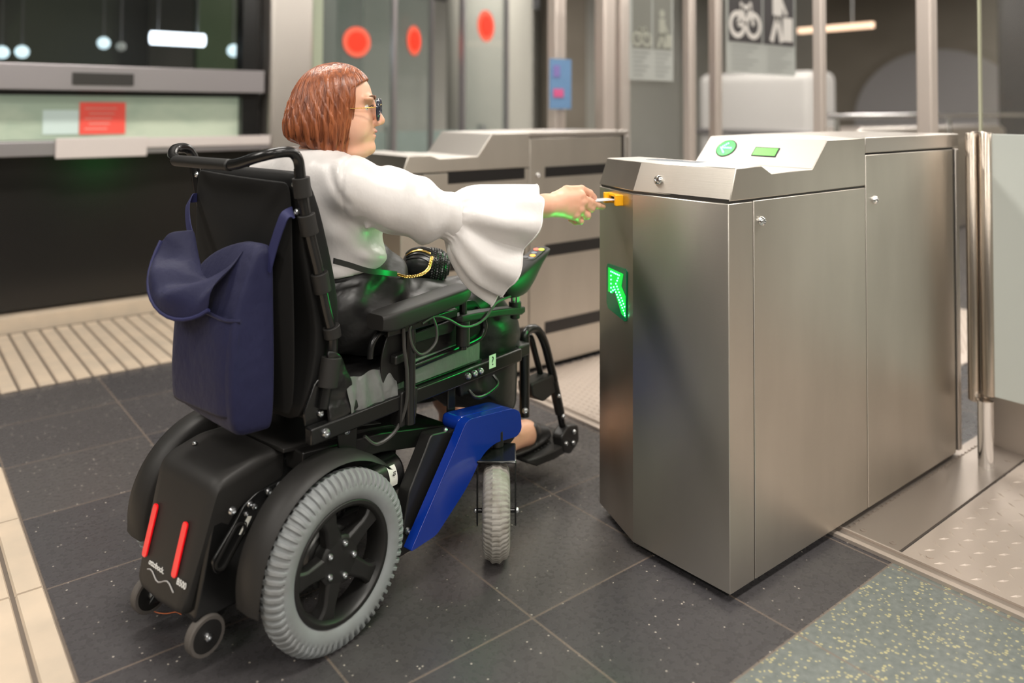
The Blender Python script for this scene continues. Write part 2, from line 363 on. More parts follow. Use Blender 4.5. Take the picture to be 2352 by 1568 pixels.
# ------------------------------------------------------------------ hall shell
WALLB = mat('hall_wall', (.55, .54, .48), .6, noise=((.6, .6, .9), (.62, .61, .56), .4, .6))
BROWN = mat('brown_cladding', (.27, .235, .19), .4, noise=((.5, .5, .8), (.33, .29, .24), .4, .65))
WALLF = mat('pale_wall', (.58, .555, .50), .6, noise=((.5, .5, .5), (.40, .40, .35), .4, .6))
CEILM = mat('ceiling_panels', (.42, .41, .39), .7)
DARKW = mat('dark_wall', (.055, .055, .05), .4, noise=((1.3, 1.3, .5), (.15, .18, .12), .5, .62))
mb = MB(); mb.box((-9, -9, CEIL), (16, 13, CEIL + .1)); tag(mb.build('ceiling', CEILM, smooth=0), kind='structure')
mb = MB(); mb.box((2.0, 9.0, 0), (16, 9.1, CEIL)); tag(mb.build('wall_back', WALLB, smooth=0), kind='structure')
mb = MB(); mb.box((13, -9, 0), (13.1, 9, CEIL)); tag(mb.build('wall_right', BROWN, smooth=0), kind='structure')
mb = MB(); mb.box((-9, 8.0, 0), (2.0, 8.1, CEIL)); tag(mb.build('wall_left', DARKW, smooth=0), kind='structure')
mb = MB(); mb.box((-9, -9, 0), (13, -8.9, CEIL)); tag(mb.build('wall_front', WALLF, smooth=0), kind='structure')
mb = MB(); mb.box((-9.1, -9, 0), (-9, 8, CEIL)); tag(mb.build('wall_rear', WALLF, smooth=0), kind='structure')
LIT = mat('lamp_diffuser', (.9, .9, .88), .5, emit=(1, .94, .86), estr=9)
HOUS = mat('lamp_housing', (.3, .3, .3), .5)
t0 = thing('unseen_ceiling_light', 'unseen long rectangular luminaire added to the hall ceiling', 'ceiling light', (LAMPS[0][0], LAMPS[0][1], CEIL), group='unseen ceiling luminaires')
mb = MB(); mb.box((-.9, -.2, -.06), (.9, .2, 0)); mb.build('housing', HOUS, t0, smooth=0)
mb = MB(); mb.box((-.86, -.17, -.065), (.86, .17, -.058)); mb.build('diffuser', LIT, t0, smooth=0)
for lx, ly in LAMPS[1:]:
    c = copy_tree(t0); c.location = (lx, ly, CEIL)

# ------------------------------------------------------------------ service booth at the left
booth = thing('service_booth', 'dark fronted service booth with lit counter window behind the wheelchair', 'booth', (.3, 4.8, 0))
def bp_(name, m, boxes, bev=.004, **k):
    mb = MB()
    for a, c in boxes: mb.box(a, c)
    return mb.build(name, m, booth, bev=bev, smooth=0, loc=(-.3, -4.8, 0), **k)
GLOSS = mat('dark_gloss_panel', (.012, .011, .010), .22)
GREYM = mat('grey_metal', (.32, .30, .31), .35, .6); PALEM = mat('pale_ledge', (.62, .56, .54), .45, .2)
BWIN = mat('lit_window', (.25, .31, .24), .3, emit=(.38, .46, .34), estr=.26, noise=((2, 2, 4), (.42, .46, .36), .4, .6))
bp_('lower_panel', GLOSS, [((-5, 4.8, .1), (1.86, 4.9, .90))])
bp_('plinth', TACT, [((-5, 4.74, 0), (1.86, 4.9, .085))])
bp_('counter', GREYM, [((-5, 4.66, .90), (1.86, 4.95, .975))])
bp_('counter_glow', PALEM, [((.72, 4.645, .885), (1.16, 4.66, .99))], .003)  # white glow on the counter, put into the colour of a paler strip
bp_('glowing_ledge', PALEM, [((1.16, 4.65, .93), (1.86, 4.66, .985))], .003)
bp_('window_pane', BWIN, [((-5, 4.86, .975), (1.74, 4.88, 1.215))])
bp_('header', GREYM, [((-5, 4.70, 1.24), (1.84, 4.9, 1.375))])
bp_('header_vent', GAP, [((.80, 4.692, 1.27), (1.10, 4.702, 1.335))], .002)
bp_('frame', PAINT, [((1.74, 4.80, .975), (1.86, 4.92, 3.2)), ((-5, 4.78, 1.213), (1.86, 4.9, 1.24))])
def glass(name, tint, alpha, rough=.05):
    m = mat(name, tint, rough, alpha=alpha, spec=.5); return m
DGL = glass('dark_glazing', (.01, .011, .01), .38)
bp_('upper_glazing', DGL, [((-5, 4.86, 1.375), (1.74, 4.87, 3.2))], 0)
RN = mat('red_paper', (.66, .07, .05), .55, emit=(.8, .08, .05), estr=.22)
nt_ = thing('notice', 'red square notice taped inside the booth window', 'notice', (.98, 4.853, 1.09))
mb = MB(); mb.box((-.115, -.003, -.088), (.115, .003, .088)); mb.build('sheet', RN, nt_, smooth=0)
mb = MB()
for i in range(5): mb.box((-.09 + .02 * (i % 2), -.0045, .05 - i * .028), (.07 - .012 * i, -.003, .058 - i * .028))
mb.build('printed_lines', mat('pale_red_print', (.75, .3, .25), .6), nt_, smooth=0)
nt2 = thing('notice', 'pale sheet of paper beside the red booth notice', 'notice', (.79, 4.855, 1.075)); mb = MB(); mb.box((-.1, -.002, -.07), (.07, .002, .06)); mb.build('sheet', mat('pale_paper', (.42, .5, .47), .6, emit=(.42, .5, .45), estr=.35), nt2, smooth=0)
# lamps inside the dark room behind the booth glass
BULB = mat('cool_lamp', (.7, .85, .9), .4, emit=(.62, .82, .88), estr=2.6); BULB2 = mat('dim_lamp', (.4, .42, .4), .4, emit=(.4, .42, .38), estr=.8)
for i, (x, z, r_, lab, m_) in enumerate([(.79, 1.54, .045, 'round cool lamp low at the left end of the dark booth room', BULB), (.67, 1.53, .045, 'pale round lamp cut by the left edge of the picture', BULB), (1.31, 1.63, .045, 'single round lamp left of the long tube light', BULB), (1.43, 1.61, .035, 'faint round lamp close to the brighter one', BULB2), (2.28, 1.62, .052, 'round lamp at the right end of the dark booth room', BULB), (2.49, 1.67, .035, 'small lilac lamp next to the steel column', BULB2)]):
    t = thing('globe_lamp', lab, 'lamp', (x, 6.5, z), group='globe lamps in the dark booth room'); mb = MB(); mb.ball((0, 0, 0), r_, 8); mb.build('globe', m_, t); mb = MB(); mb.cyl((0, 0, r_), (0, 0, CEIL - z), .006, 6); mb.build('rod', HOUS, t)
t = thing('tube_light', 'long bright tube light hanging in the dark booth room', 'lamp', (1.84, 6.5, 1.69)); mb = MB(); mb.tube([(-.2, 0, 0), (.2, 0, 0)], .05, 12); mb.build('tube', mat('tube_glow', (.9, .95, 1), .4, emit=(.78, .9, 1), estr=7), t)
mb = MB(); [mb.cyl((s_, 0, .04), (s_, 0, CEIL - 1.69), .006, 6) for s_ in (-.15, .15)]; mb.build('rod', HOUS, t)
GRW = mat('green_cladding', (.10, .16, .07), .5)
mb = MB(); mb.box((2.2, 7.2, 0), (2.75, 7.3, CEIL)); tag(mb.build('wall_partition', GRW, smooth=0), kind='structure')
# steel column right of the booth
cl = thing('column', 'broad brushed steel clad column at the end of the booth', 'column', (2.0, 4.8, 0))
mb = MB(); mb.box((-.135, -.12, 0), (.15, .2, CEIL)); mb.build('cladding', STEEL2, cl, bev=.03, seg=4); mb = MB(); mb.box((.15, -.06, 0), (.24, .14, CEIL)); mb.build('side_strip', mat('pale_green_strip', (.36, .40, .30), .4, .2), cl, bev=.005)

# ------------------------------------------------------------------ glazed passage behind the gates
DOORG = glass('door_glass', (.30, .36, .33), .22, .04)
REDE = mat('red_disc', (.6, .01, .002), .6, emit=(1, .022, .002), estr=.95); REDH = mat('red_ring', (.62, .10, .06), .5, emit=(1, .12, .05), estr=.3)
def glass_door(label, x, y, rz, wdt, z, r_, hh=2.5, side=-1):
    t = thing('glass_door', label, 'door', (x, y, 0), rz, group='glass doors with red warning discs')
    mb = MB(); mb.box((-wdt / 2, -.006, .06), (wdt / 2, .006, hh)); mb.build('pane', DOORG, t, smooth=0)
    mb = MB(); mb.box((-wdt / 2, -.02, 0), (-wdt / 2 + .035, .02, hh + .03)); mb.box((wdt / 2 - .03, -.02, 0), (wdt / 2, .02, hh + .03)); mb.box((-wdt / 2, -.02, hh), (wdt / 2, .02, hh + .05)); mb.box((-wdt / 2, -.02, 0), (wdt / 2, .02, .07)); mb.build('frame', GREYM, t, smooth=0)
    mb = MB(); mb.lathe([(0, .0075), (r_, .0075), (r_, .012), (0, .012)], (0, 0, z), (0, side, 0), 32); o = mb.build('warning_ring', REDH, t, smooth=30)
    mb = MB(); mb.lathe([(0, .013), (r_ * .66, .013), (r_ * .66, .02), (0, .02)], (0, 0, z), (0, side, 0), 32); mb.build('warning_disc', REDE, t, smooth=30)
glass_door('glass door with the widest red warning disc, just above the woman', 2.56, 4.9, 0, .62, 1.605, .105)
glass_door('turned glass door with a narrow red disc, middle of three', 3.2, 5.2, .55, .66, 1.67, .115)
glass_door('glass door with the highest red disc, right of the other two', 3.89, 5.2, .38, .72, 1.83, .13)
pc_ = thing('column', 'broad pale round column behind the glass doors', 'column', (5.0, 6.6, 0)); mb = MB(); mb.lathe([(.45, 0), (.45, CEIL)], (0, 0, 0), (0, 0, 1), 40); mb.build('shaft', mat('pale_concrete', (.46, .45, .40), .6), pc_); mb = MB(); mb.lathe([(.47, 0), (.47, .12)], (0, 0, 0), (0, 0, 1), 40); mb.build('base_ring', GREYM, pc_)
for i, (x, y, w_, h_, m_, lab) in enumerate([(3.45, 7.4, .25, 2.6, 'd', 'dark upright cabinet behind the middle glass door'), (4.15, 8.2, .3, 2.6, 'd', 'tall slim dark cabinet behind the red discs'), (7.9, 8.6, .62, CEIL - .05, 'b', 'tall brown cabinet at the back of the hall')]):
    t = thing('cabinet', lab, 'cabinet', (x, y, 0)); mb = MB(); mb.box((-w_ / 2, -.15, 0), (w_ / 2, .15, h_)); mb.build('body', DARKW if m_ == 'd' else BROWN, t, bev=.01); mb = MB(); mb.box((-w_ / 2 + .02, -.165, .1), (w_ / 2 - .02, -.15, h_ - .06)); mb.build('door', DARKW if m_ == 'd' else BROWN, t, bev=.004)
t = tag(MB().box((2.3, 7.2, 2.35), (6.2, 7.35, CEIL)).build('wall_soffit', mat('dark_soffit', (.03, .03, .032), .5), smooth=0), kind='structure')
sb = thing('stair_barrier', 'low pale green glass barrier behind the woman', 'barrier', (3.0, 6.0, 0)); mb = MB(); mb.box((-1.2, -.01, .1), (1.45, .01, .95)); mb.build('pane', mat('pale_green_glass', (.36, .45, .42), .2), sb, smooth=0)
for x in (-1.2, -.3, .45, 1.45): mb = MB(); mb.box((x - .03, -.03, 0), (x + .03, .03, 1.0)); mb.build('post', GREYM, sb, smooth=0)
POSTM = mat('post_steel', (.68, .60, .55), .4, .55)
def post(label, x, y, w_, h_=2.45, m=POSTM, d=None, rz=0):
    t = thing('door_post', label, 'post', (x, y, 0), rz, group='steel posts behind the gates'); d = d or w_
    mb = MB(); mb.box((-w_ / 2, -d / 2, 0), (w_ / 2, d / 2, h_)); mb.build('upright', m, t, bev=w_ * .15, seg=3)
    mb = MB(); mb.box((-w_ / 2 - .02, -d / 2 - .02, 0), (w_ / 2 + .02, d / 2 + .02, .015)); mb.build('foot_plate', PLATE2, t, bev=.002)
post('pinkish steel post carrying the small blue poster', 3.24, 3.6, .085)
post('broad pale steel post right of the blue poster', 3.66, 3.6, .10)
post('narrow pale post touching the broad one on its right', 3.83, 3.62, .09)
post('left post of the close pair between the two signs', 3.70, 2.95, .055)
post('right post of the close pair between the two signs', 3.945, 2.95, .06)
post('slim pinkish post rising behind the sloping gate display', 3.35, 1.93, .045)
post('wide pinkish post rising behind the end of the near gate', 3.31, 1.44, .062)
tp = thing('tall_glass_wing', 'tall clear glass wing rising behind the near gate', 'glass panel', (3.02, 1.13, 0)); mb = MB(); mb.box((-.006, -1.0, .2), (.006, 0, 2.4)); mb.build('pane', glass('clear_wing', (.35, .33, .28), .10), tp, smooth=0)
mb = MB(); mb.box((-.008, 0, .1), (.008, .007, 2.4)); mb.build('polished_edge', mat('glass_edge', (.45, .45, .33), .2, emit=(.5, .5, .35), estr=.05), tp, smooth=0)
mb = MB(); mb.box((-.03, -1.0, 0), (.03, 0, .2)); mb.build('foot_clamp', STEEL2, tp, bev=.003)
# blue poster
bpst = thing('poster', 'small blue poster with a magenta patch on the pinkish post', 'poster', (3.20, 3.52, 1.30), 0)
mb = MB(); mb.box((-.085, -.004, -.15), (.085, .004, .15)); mb.build('sheet', mat('poster_blue', (.16, .30, .52), .5), bpst, smooth=0)
mb = MB(); mb.box((-.06, -.007, -.08), (.02, -.004, -.03)); mb.build('magenta_patch', mat('poster_magenta', (.7, .12, .3), .5), bpst, smooth=0)
mb = MB(); mb.box((-.06, -.007, .04), (-.01, -.004, .11)); mb.build('violet_patch', mat('poster_violet', (.25, .2, .5), .5), bpst, smooth=0)
# two glass panels with pictogram signs
SGREY = mat('sign_grey', (.44, .46, .44), .55); SDK = mat('sign_black', (.045, .04, .042), .5); SW = mat('sign_white', (.72, .69, .66), .5); SG2 = mat('sign_dim', (.22, .225, .2), .5); SW2 = mat('sign_dim_white', (.42, .43, .37), .5)
def ring(mb, cx, cz, r0, r1, y, n=24):
    a = [(cx + r0 * math.cos(2 * PI * k / n), y, cz + r0 * math.sin(2 * PI * k / n)) for k in range(n)]; b = [(cx + r1 * math.cos(2 * PI * k / n), y, cz + r1 * math.sin(2 * PI * k / n)) for k in range(n)]
    mb.add(a + b, [(k, (k + 1) % n, n + (k + 1) % n, n + k) for k in range(n)])
def bar(mb, x0, z0, x1, z1, w_, y):
    d = Vector((x1 - x0, 0, z1 - z0)).normalized() * w_ / 2; n = Vector((-d.z, 0, d.x)); a = Vector((x0, y, z0)); b = Vector((x1, y, z1)); mb.add([a - n, b - n, b + n, a + n], [(0, 1, 2, 3)])
def sign(label, x, y, w_, z0, zm, z1, dk, wh, gr, purple=False):
    t = thing('pictogram_sign', label, 'sign', (x, y, 0), group='pictogram signs on the glass screens'); mb = MB(); mb.box((-w_ / 2, -.004, z0), (w_ / 2, .004, z1)); mb.build('backing', gr, t, smooth=0)
    mb = MB(); e = .02; mb.box((-w_ / 2 + e, -.007, zm), (-.01, -.004, z1)); mb.box((.01, -.007, zm), (w_ / 2 - e, -.004, z1)); mb.build('pictogram_field', dk, t, smooth=0)
    c = -w_ / 4; q = w_ * .115; zb = zm + q * 1.25; mb = MB()
    ring(mb, c - q * .95, zb, q * .62, q, -.009); ring(mb, c + q * .95, zb, q * .62, q, -.009)
    for a in ((-.95, 0, -.4, 1.3), (-.4, 1.3, .6, 1.3), (.6, 1.3, 0, 0), (0, 0, -.95, 0), (0, 0, -.4, 1.3), (.95, 0, .55, 1.7), (-.45, 1.3, -.55, 1.6)): bar(mb, c + a[0] * q, zb + a[1] * q, c + a[2] * q, zb + a[3] * q, q * .32, -.0095)
    mb.build('bicycle_pictogram', wh, t, smooth=0)
    c = w_ / 4 - q * .3; mb = MB(); bar(mb, c, zb + q * 1.0, c, zb + q * 3, q * 1.25, -.009); bar(mb, c, zb + q, c - q * .8, zb - q, q * .5, -.0095); bar(mb, c, zb + q, c + q * .5, zb - q, q * .5, -.0095); bar(mb, c + q * .3, zb + q * 2.4, c + q * 1.2, zb + q * 1.1, q * .35, -.0095)
    ring(mb, c, zb + q * 3.7, 0.001, q * .55, -.009); mb.box((c + q * .7, -.0095, zb - q * .9), (c + q * 2.0, -.009, zb + q * .9)); mb.build('luggage_pictogram', wh, t, smooth=0)
    mb = MB()
    for s_ in (-1, 1):
        for i in range(6):
            zz = zm - (zm - z0) * (.16 + i * .14); x0 = s_ * w_ / 4 - w_ * .18; mb.box((x0, -.0055, zz), (x0 + w_ * (.36 - .07 * (i % 3)), -.004, zz + .008))
    mb.build('printed_text', mat('sign_print', (.30, .31, .30), .6), t, smooth=0)
    if purple: mb = MB(); mb.box((0, -.012, z1 - .16), (w_ / 2 - .02, -.010, z1)); mb.build('violet_sticker', mat('violet_sticker', (.3, .3, .58), .5), t, smooth=0)
sign('sign with bright bicycle and luggage pictograms right of the paired posts', 4.43, 2.95, .76, 1.375, 1.57, 2.1, SDK, SW, SGREY)
sign('faded pictogram sign with a violet sticker, left of the paired posts', 3.37, 2.95, .36, 1.31, 1.485, 2.0, SG2, SW2, SGREY, True)
gp = thing('glass_screen', 'tall framed glass screen carrying the bright bicycle sign', 'glass panel', (4.5, 2.995, 0)); mb = MB(); mb.box((-.495, -.006, .1), (.62, .006, 2.4)); mb.build('pane', glass('screen_glass', (.4, .4, .38), .08), gp, smooth=0); mb = MB(); mb.box((-.495, -.02, 0), (.62, .02, .1)); mb.build('bottom_rail', STEEL2, gp, smooth=0)
gp = thing('glass_screen', 'tall framed glass screen carrying the faded sign', 'glass panel', (3.38, 2.99, 0)); mb = MB(); mb.box((-.25, -.006, .1), (.27, .006, 2.4)); mb.build('pane', glass('screen_glass2', (.4, .42, .4), .08), gp, smooth=0); mb = MB(); mb.box((-.25, -.02, 0), (.27, .02, .1)); mb.build('bottom_rail', STEEL2, gp, smooth=0)
# pale counter unit seen under the sign, blue band, rail and far gates
pu = thing('ticket_machine', 'pale rounded machine seen below the bicycle sign', 'machine', (8.9, 5.9, 0)); mb = MB(); mb.box((-.3, -.85, 0), (.3, .85, 1.62)); mb.build('body', mat('pale_machine', (.62, .60, .58), .4), pu, bev=.12, seg=5); mb = MB(); mb.box((-.34, -.85, .83), (-.3, .85, .9)); mb.build('shelf', GREYM, pu, bev=.01)
hr = thing('handrail', 'bright polished horizontal handrail behind the near gate', 'rail', (7.0, 3.2, 0)); mb = MB(); mb.tube([(-1.4, 0, 1.1), (3.5, 0, 1.1)], .022, 12); mb.build('rail', CHROME, hr)
for x in (-1.2, .8, 3.2): mb = MB(); mb.cyl((x, 0, 0), (x, 0, 1.09), .02, 10); mb.build('support', CHROME, hr)
ar = thing('light_cone_shape', 'light grey arched shape like a cone of light on the brown end wall', 'panel', (12.97, 5.5, 0)); pts = [(0, -1.3, 0), (0, 1.3, 0)] + [(0, 1.3 * math.cos(a), 1.0 + 1.1 * math.sin(a)) for a in [PI * k / 24 for k in range(25)]]  # soft cone of light on the end wall, put into a paler arched shape
mb = MB(); mb.prism(pts, (-.07, 0, 0)); mb.build('arch', mat('light_cone_grey', (.45, .43, .43), .5), ar, smooth=0); mb = MB(); mb.prism([(-.0, 1.12 * y, 1.0 + (z - 1) * 1.12 if z > 1 else z) for _, y, z in pts], (.02, 0, 0)); mb.build('surround', BROWN, ar, smooth=0)
ls = thing('strip_light', 'short orange strip light on the brown wall between the posts', 'lamp', (8.0, 4.45, 2.03)); mb = MB(); mb.box((0, -.42, -.03), (.06, .42, .03)); mb.build('tube', mat('warm_tube', (.8, .6, .45), .4, emit=(.9, .55, .35), estr=.9), ls, smooth=0); mb = MB(); mb.cyl((.03, -.2, .03), (.03, -.2, CEIL - 2.03), .008, 6); mb.cyl((.03, .2, .03), (.03, .2, CEIL - 2.03), .008, 6); mb.build('hanger', HOUS, ls)
dw = thing('dark_cabinet', 'blue-black upright cabinet behind the tall glass edge', 'cabinet', (11.0, 3.4, 0)); mb = MB(); mb.box((-.3, -.42, 0), (.3, .42, CEIL - .02)); mb.build('body', mat('blue_black', (.012, .012, .017), .3), dw, bev=.02); mb = MB(); mb.box((-.32, -.36, .3), (-.3, .36, 2.8)); mb.build('door', mat('blue_black2', (.014, .014, .02), .25), dw, bev=.005)

# ------------------------------------------------------------------ ticket gates
def face_frame(o, xdir, up=(0, 0, 1)): return frame_mtx(o, xdir, up)
def keylock(t, c, n, name='lock'):
    mb = MB(); mb.lathe([(0, 0), (.0125, 0), (.0125, .004), (.010, .008), (.0065, .010), (.0065, .006), (0, .006)], c, n, 24); mb.build(name, CHROME, t)
def gate(t, dz=0, bands=False, door_gap=.003, detail=True, top=1.010, low=.991, hi=1.069, cb=.933):
    """cabinet in world coordinates of the near gate; the empty stands at (1.60,1.14)"""
    ox, oy = 1.60, 1.14; T = lambda p: (p[0] - ox, p[1] - oy, p[2]); off = Vector((-ox, -oy, 0))
    A, B, C = (1.567, 1.136), (1.558, 1.43), (1.637, 1.632); YB = 1.62; z0 = .022; zt = cb - .006; xs = 1.668; x2 = 2.213; xe = 2.795
    mb = MB(); mb.prism([T((*p, 0)) for p in ((1.592, 1.16), (1.585, 1.425), (1.66, 1.60), (2.84, 1.60), (2.84, 1.16))], (0, 0, .05)); mb.build('plinth', BLACK, t, smooth=0)
    mb = MB(); mb.prism([T((*p, z0 + .004)) for p in ((1.572, 1.14), (1.563, 1.43), (1.640, 1.628), (1.66, YB - .003), (2.84, YB - .003), (2.84, 1.142))], (0, 0, cb - z0 + .0)); mb.build('core', GAP, t, smooth=0)
    mb = MB(); mb.prism([T((*p, z0)) for p in (A, B, C, (1.66, YB), (1.662, YB - .01), (1.58, 1.434), (1.585, 1.148), (xs - door_gap, 1.148), (xs - door_gap, 1.136))], (0, 0, zt - z0)); mb.build('front_panel', STEEL, t, bev=.0022, smooth=12)
    mb = MB(); mb.box(T((xs, 1.136, z0)), T((x2 - .002, 1.150, zt + .001))); d1 = mb.build('access_door', STEEL, t, bev=.002, smooth=30)
    mb = MB(); mb.box(T((x2 + .002, 1.136, z0)), T((xe, 1.150, 1.020))); d2 = mb.build('access_door', STEEL, t, bev=.002, smooth=30)
    mb = MB(); mb.box(T((1.66, YB, z0)), T((2.84, YB + .004, zt + .001))); mb.build('back_panel', STEEL, t, bev=.001, smooth=30)
    keylock(d1, T((1.698, 1.136, .876 + dz)), (0, -1, 0)); keylock(d2, T((2.262, 1.136, .889 + dz)), (0, -1, 0))
    mb = MB(); mb.box(T((xe + .022, 1.136, z0)), T((2.842, 1.152, 1.020))); mb.build('end_strip', STEEL2, t, bev=.002)
    # sloping top: front hood, recess, raised display
    ys, yl = 1.136, 1.52
    def tp(p): return T(p)
    side = [(1.573, cb), (1.598, top), (1.701, top + .002), (1.744, low), (1.932, low + .002), (2.007, hi - .001), (2.213, hi + .001), (2.213, cb)]
    R = [tp((x, ys, z)) for x, z in side]; Lf = [tp((x, yl if x > 1.7 else 1.595, z)) for x, z in side]
    Lf[0] = tp((1.633, 1.630, cb)); Lf[1] = tp((1.636, 1.600, top)); Lf[7] = tp((2.213, 1.6, cb)); Lf[2] = tp((1.73, 1.565, top + .002)); Lf[3] = tp((1.772, 1.55, low))
    B0, B1 = tp((1.561, 1.432, cb)), tp((1.586, 1.424, top))
    v = R + Lf + [B0, B1]; n = 8; f = [(7, 6, 5, 4, 3, 2, 1, 0), (0, 1, 17, 16), (16, 17, 9, 8), (1, 2, 10, 9, 17), (2, 3, 11, 10), (3, 4, 12, 11), (4, 5, 13, 12), (5, 6, 14, 13), (6, 7, 15, 14), (7, 0, 16, 8, 15), (8, 9, 10, 11, 12, 13, 14, 15)]
    mi = [0, 0, 0, 1, 1, 1, 1, 1, 0, 0, 0]
    mb = MB(); mb.add(v, f); mb.m = mi; hood = mb.build('hood', [STEEL, STEELTOP], t, bev=.0025, fix=True, smooth=10)
    if detail: 
        n_ = Vector((-1, -.03, .3)).normalized(); keylock(hood, T((1.5745, 1.355, .967)), n_)
    mb = MB(); mb.box(T((x2 + .001, 1.136, 1.026)), T((2.842, yl, hi + .002))); mb.build('rear_lid', STEEL2, t, bev=.003)
    mb = MB(); mb.box(T((x2 + .004, 1.155, cb)), T((2.84, yl - .01, 1.03))); mb.build('inner_frame', GAP, t, smooth=0)
    # display on the slope: round arrow and screen
    P0 = Vector(T((1.932, ys, low + .002))); Ux = Vector((0, 1, 0)); Uz = (Vector((2.007, 0, hi - .001)) - Vector((1.932, 0, low + .002))); sl = Uz.length; Uz.normalize(); Nn = Vector((-Uz.z, 0, Uz.x)) * 1
    if Nn.x > 0: Nn = -Nn
    def sp(y, s_, h_=0): return P0 + Ux * (y - ys) + Uz * s_ + Nn * h_
    def disc(r_, h_, y, s_, n=32): return [sp(y + r_ * math.cos(2 * PI * k / n), s_ + r_ * math.sin(2 * PI * k / n), h_) for k in range(n)]
    cy, cs, rr = 1.437, .058, .030
    if not detail: return t, T
    mb = MB(); mb.prism(disc(rr + .003, .0002, cy, cs), Nn * .0016); mb.build('arrow_bezel', GAP, hood, smooth=0)
    mb = MB(); mb.prism(disc(rr, .0005, cy, cs), Nn * .002); disp = mb.build('arrow_lens', GREEN_ON, hood, smooth=0)
    mb = MB(); D = [(.0 + i * .0058, 0.0) for i in range(-3, 4)] + [(.0175 - i * .0043, s_ * i * .0045) for i in (1, 2, 3, 4) for s_ in (-1, 1)]
    for a, b in D: mb.ball(sp(cy + a, cs + b, .0032), .0025, 5)
    mb.build('led_arrow', DOT, disp); 
    mb = MB(); q = [(1.262, .034), (1.340, .034), (1.340, .068), (1.262, .068)]; mb.prism([sp(a, b, .0002) for a, b in q], Nn * .0016); mb.build('screen_bezel', GAP, hood, smooth=0)
    mb = MB(); q = [(1.265, .037), (1.337, .037), (1.337, .065), (1.265, .065)]; mb.prism([sp(a, b, .0005) for a, b in q], Nn * .0022); mb.build('screen', LCD, hood, smooth=0)
    # reader pad on the hood
    mb = MB(); q = [(1.655, 1.47), (1.70, 1.47), (1.70, 1.30), (1.655, 1.30)]; mb.prism([T((a, b, top + .001)) for a, b in q], (0, 0, .0015)); mb.build('card_reader', mat('reader_glass', (.5, .55, .62), .08), hood, smooth=0)
    return t, T
g1 = thing('ticket_gate', 'large brushed steel ticket gate cabinet with green lights right of the woman', 'ticket gate', (1.60, 1.14, 0), group='steel ticket gates')
_, TG = gate(g1)
# chamfered front face: arrow lamp and yellow ticket slot
fB = Vector(TG((1.558, 1.43, 0))); fC = Vector(TG((1.637, 1.632, 0))); fx = (fC - fB); fl_ = fx.length; fx.normalize(); fn = Vector((-fx.y, fx.x, 0)); UP = Vector((0, 0, 1))
def fp(s_, z, h_=0): return fB + fx * s_ + fn * h_ + UP * z      # s_ runs away from the camera along the chamfer
AP = [(.033, .716), (.042, .722), (.152, .716), (.160, .705), (.160, .606), (.150, .592), (.044, .582), (.036, .586)]
mb = MB(); mb.prism([fp(a, b, .0003) for a, b in AP], fn * .003); al = mb.build('arrow_panel', GREEN_DIM, g1, smooth=0)
arrow = [(.146, .707), (.050, .707), (.062, .672), (.036, .650), (.036, .594), (.060, .598), (.105, .652), (.118, .640), (.146, .640)]
mb = MB(); mb.prism([fp(a, b, .0034) for a, b in arrow], fn * .0012); mb.build('arrow_glow', GREEN_ON, al, smooth=0)
mb = MB(); dots = [(.126 - i * .0105, .699 + .0 * i) for i in range(6)] + [(.126, .699 - i * .0112) for i in range(1, 6)]
for k in range(12): dots.append((.108 - k * .0068, .660 - k * .0055))
for k in range(9): dots.append((.094 - k * .0068, .672 - k * .0062))
dots += [(.113, .650), (.080, .690), (.086, .682)]
for a, b in dots: mb.ball(fp(max(a, .038), b, .0048), .0021, 5)
mb.build('led_dots', DOT, al)
mb = MB(); mb.box((0, 0, 0), (.001, .001, .001))
gl = area('arrow_lamp_glow', (0, 0, 0), (0, 0, 0), .11, .11, .85, (0, 1, .12)); gl.parent = g1; gl.location = fp(.095, .655, .012); gl.rotation_euler = (-fn).to_track_quat('Z', 'Y').to_euler()
# slot mouth
def fbox(mb, s0, s1, z0_, z1_, h0, h1, mi=0): mb.prism([fp(s0, z0_, h0), fp(s1, z0_, h0), fp(s1, z1_, h0), fp(s0, z1_, h0)], fn * (h1 - h0), mi)
mb = MB(); fbox(mb, .060, .140, .890, .895, -.002, .010); fbox(mb, .060, .140, .909, .917, -.002, .010); fbox(mb, .058, .070, .888, .918, -.002, .022); fbox(mb, .130, .142, .888, .918, -.002, .022)
so = mb.build('ticket_slot', YEL, g1, bev=.004, seg=3); mb = MB(); fbox(mb, .070, .130, .895, .909, -.001, .002); mb.build('slot_opening', BLACK, so, smooth=0)
# rounded end posts of the near gate
ep = thing('floor_post', 'short bright cylindrical floor post below the fluted gate edge', 'post', (2.805, 1.050, 0))
mb = MB(); mb.lathe([(.030, 0), (.030, .004), (.0235, .006), (.0235, .215)], (0, 0, 0), (0, 0, 1), 28); mb.build('tube', CHROME, ep)
mb = MB(); mb.lathe([(.040, 0), (.040, .004), (.031, .0045)], (0, 0, 0), (0, 0, 1), 28); mb.build('base_flange', STEELF, ep)
gw = thing('glass_gate_leaf', 'closed frosted glass gate leaf with fluted steel edge at the right', 'gate leaf', (2.835, 1.050, 0))
mb = MB(); mb.box((-.006, -.66, .225), (.006, .0, 1.073)); mb.build('pane', WGLASS, gw, bev=.002)
for (x, y, r_, a_, b_) in ((.0, .0, .021, .222, 1.077), (.026, .032, .024, .20, 1.079), (-.012, .040, .018, .20, 1.075)): mb = MB(); mb.lathe([(r_ * .8, a_), (r_, a_ + .004), (r_, b_ - .004), (r_ * .85, b_)], (x, y, 0), (0, 0, 1), 24); mb.build('edge_tube', STEELF, gw)
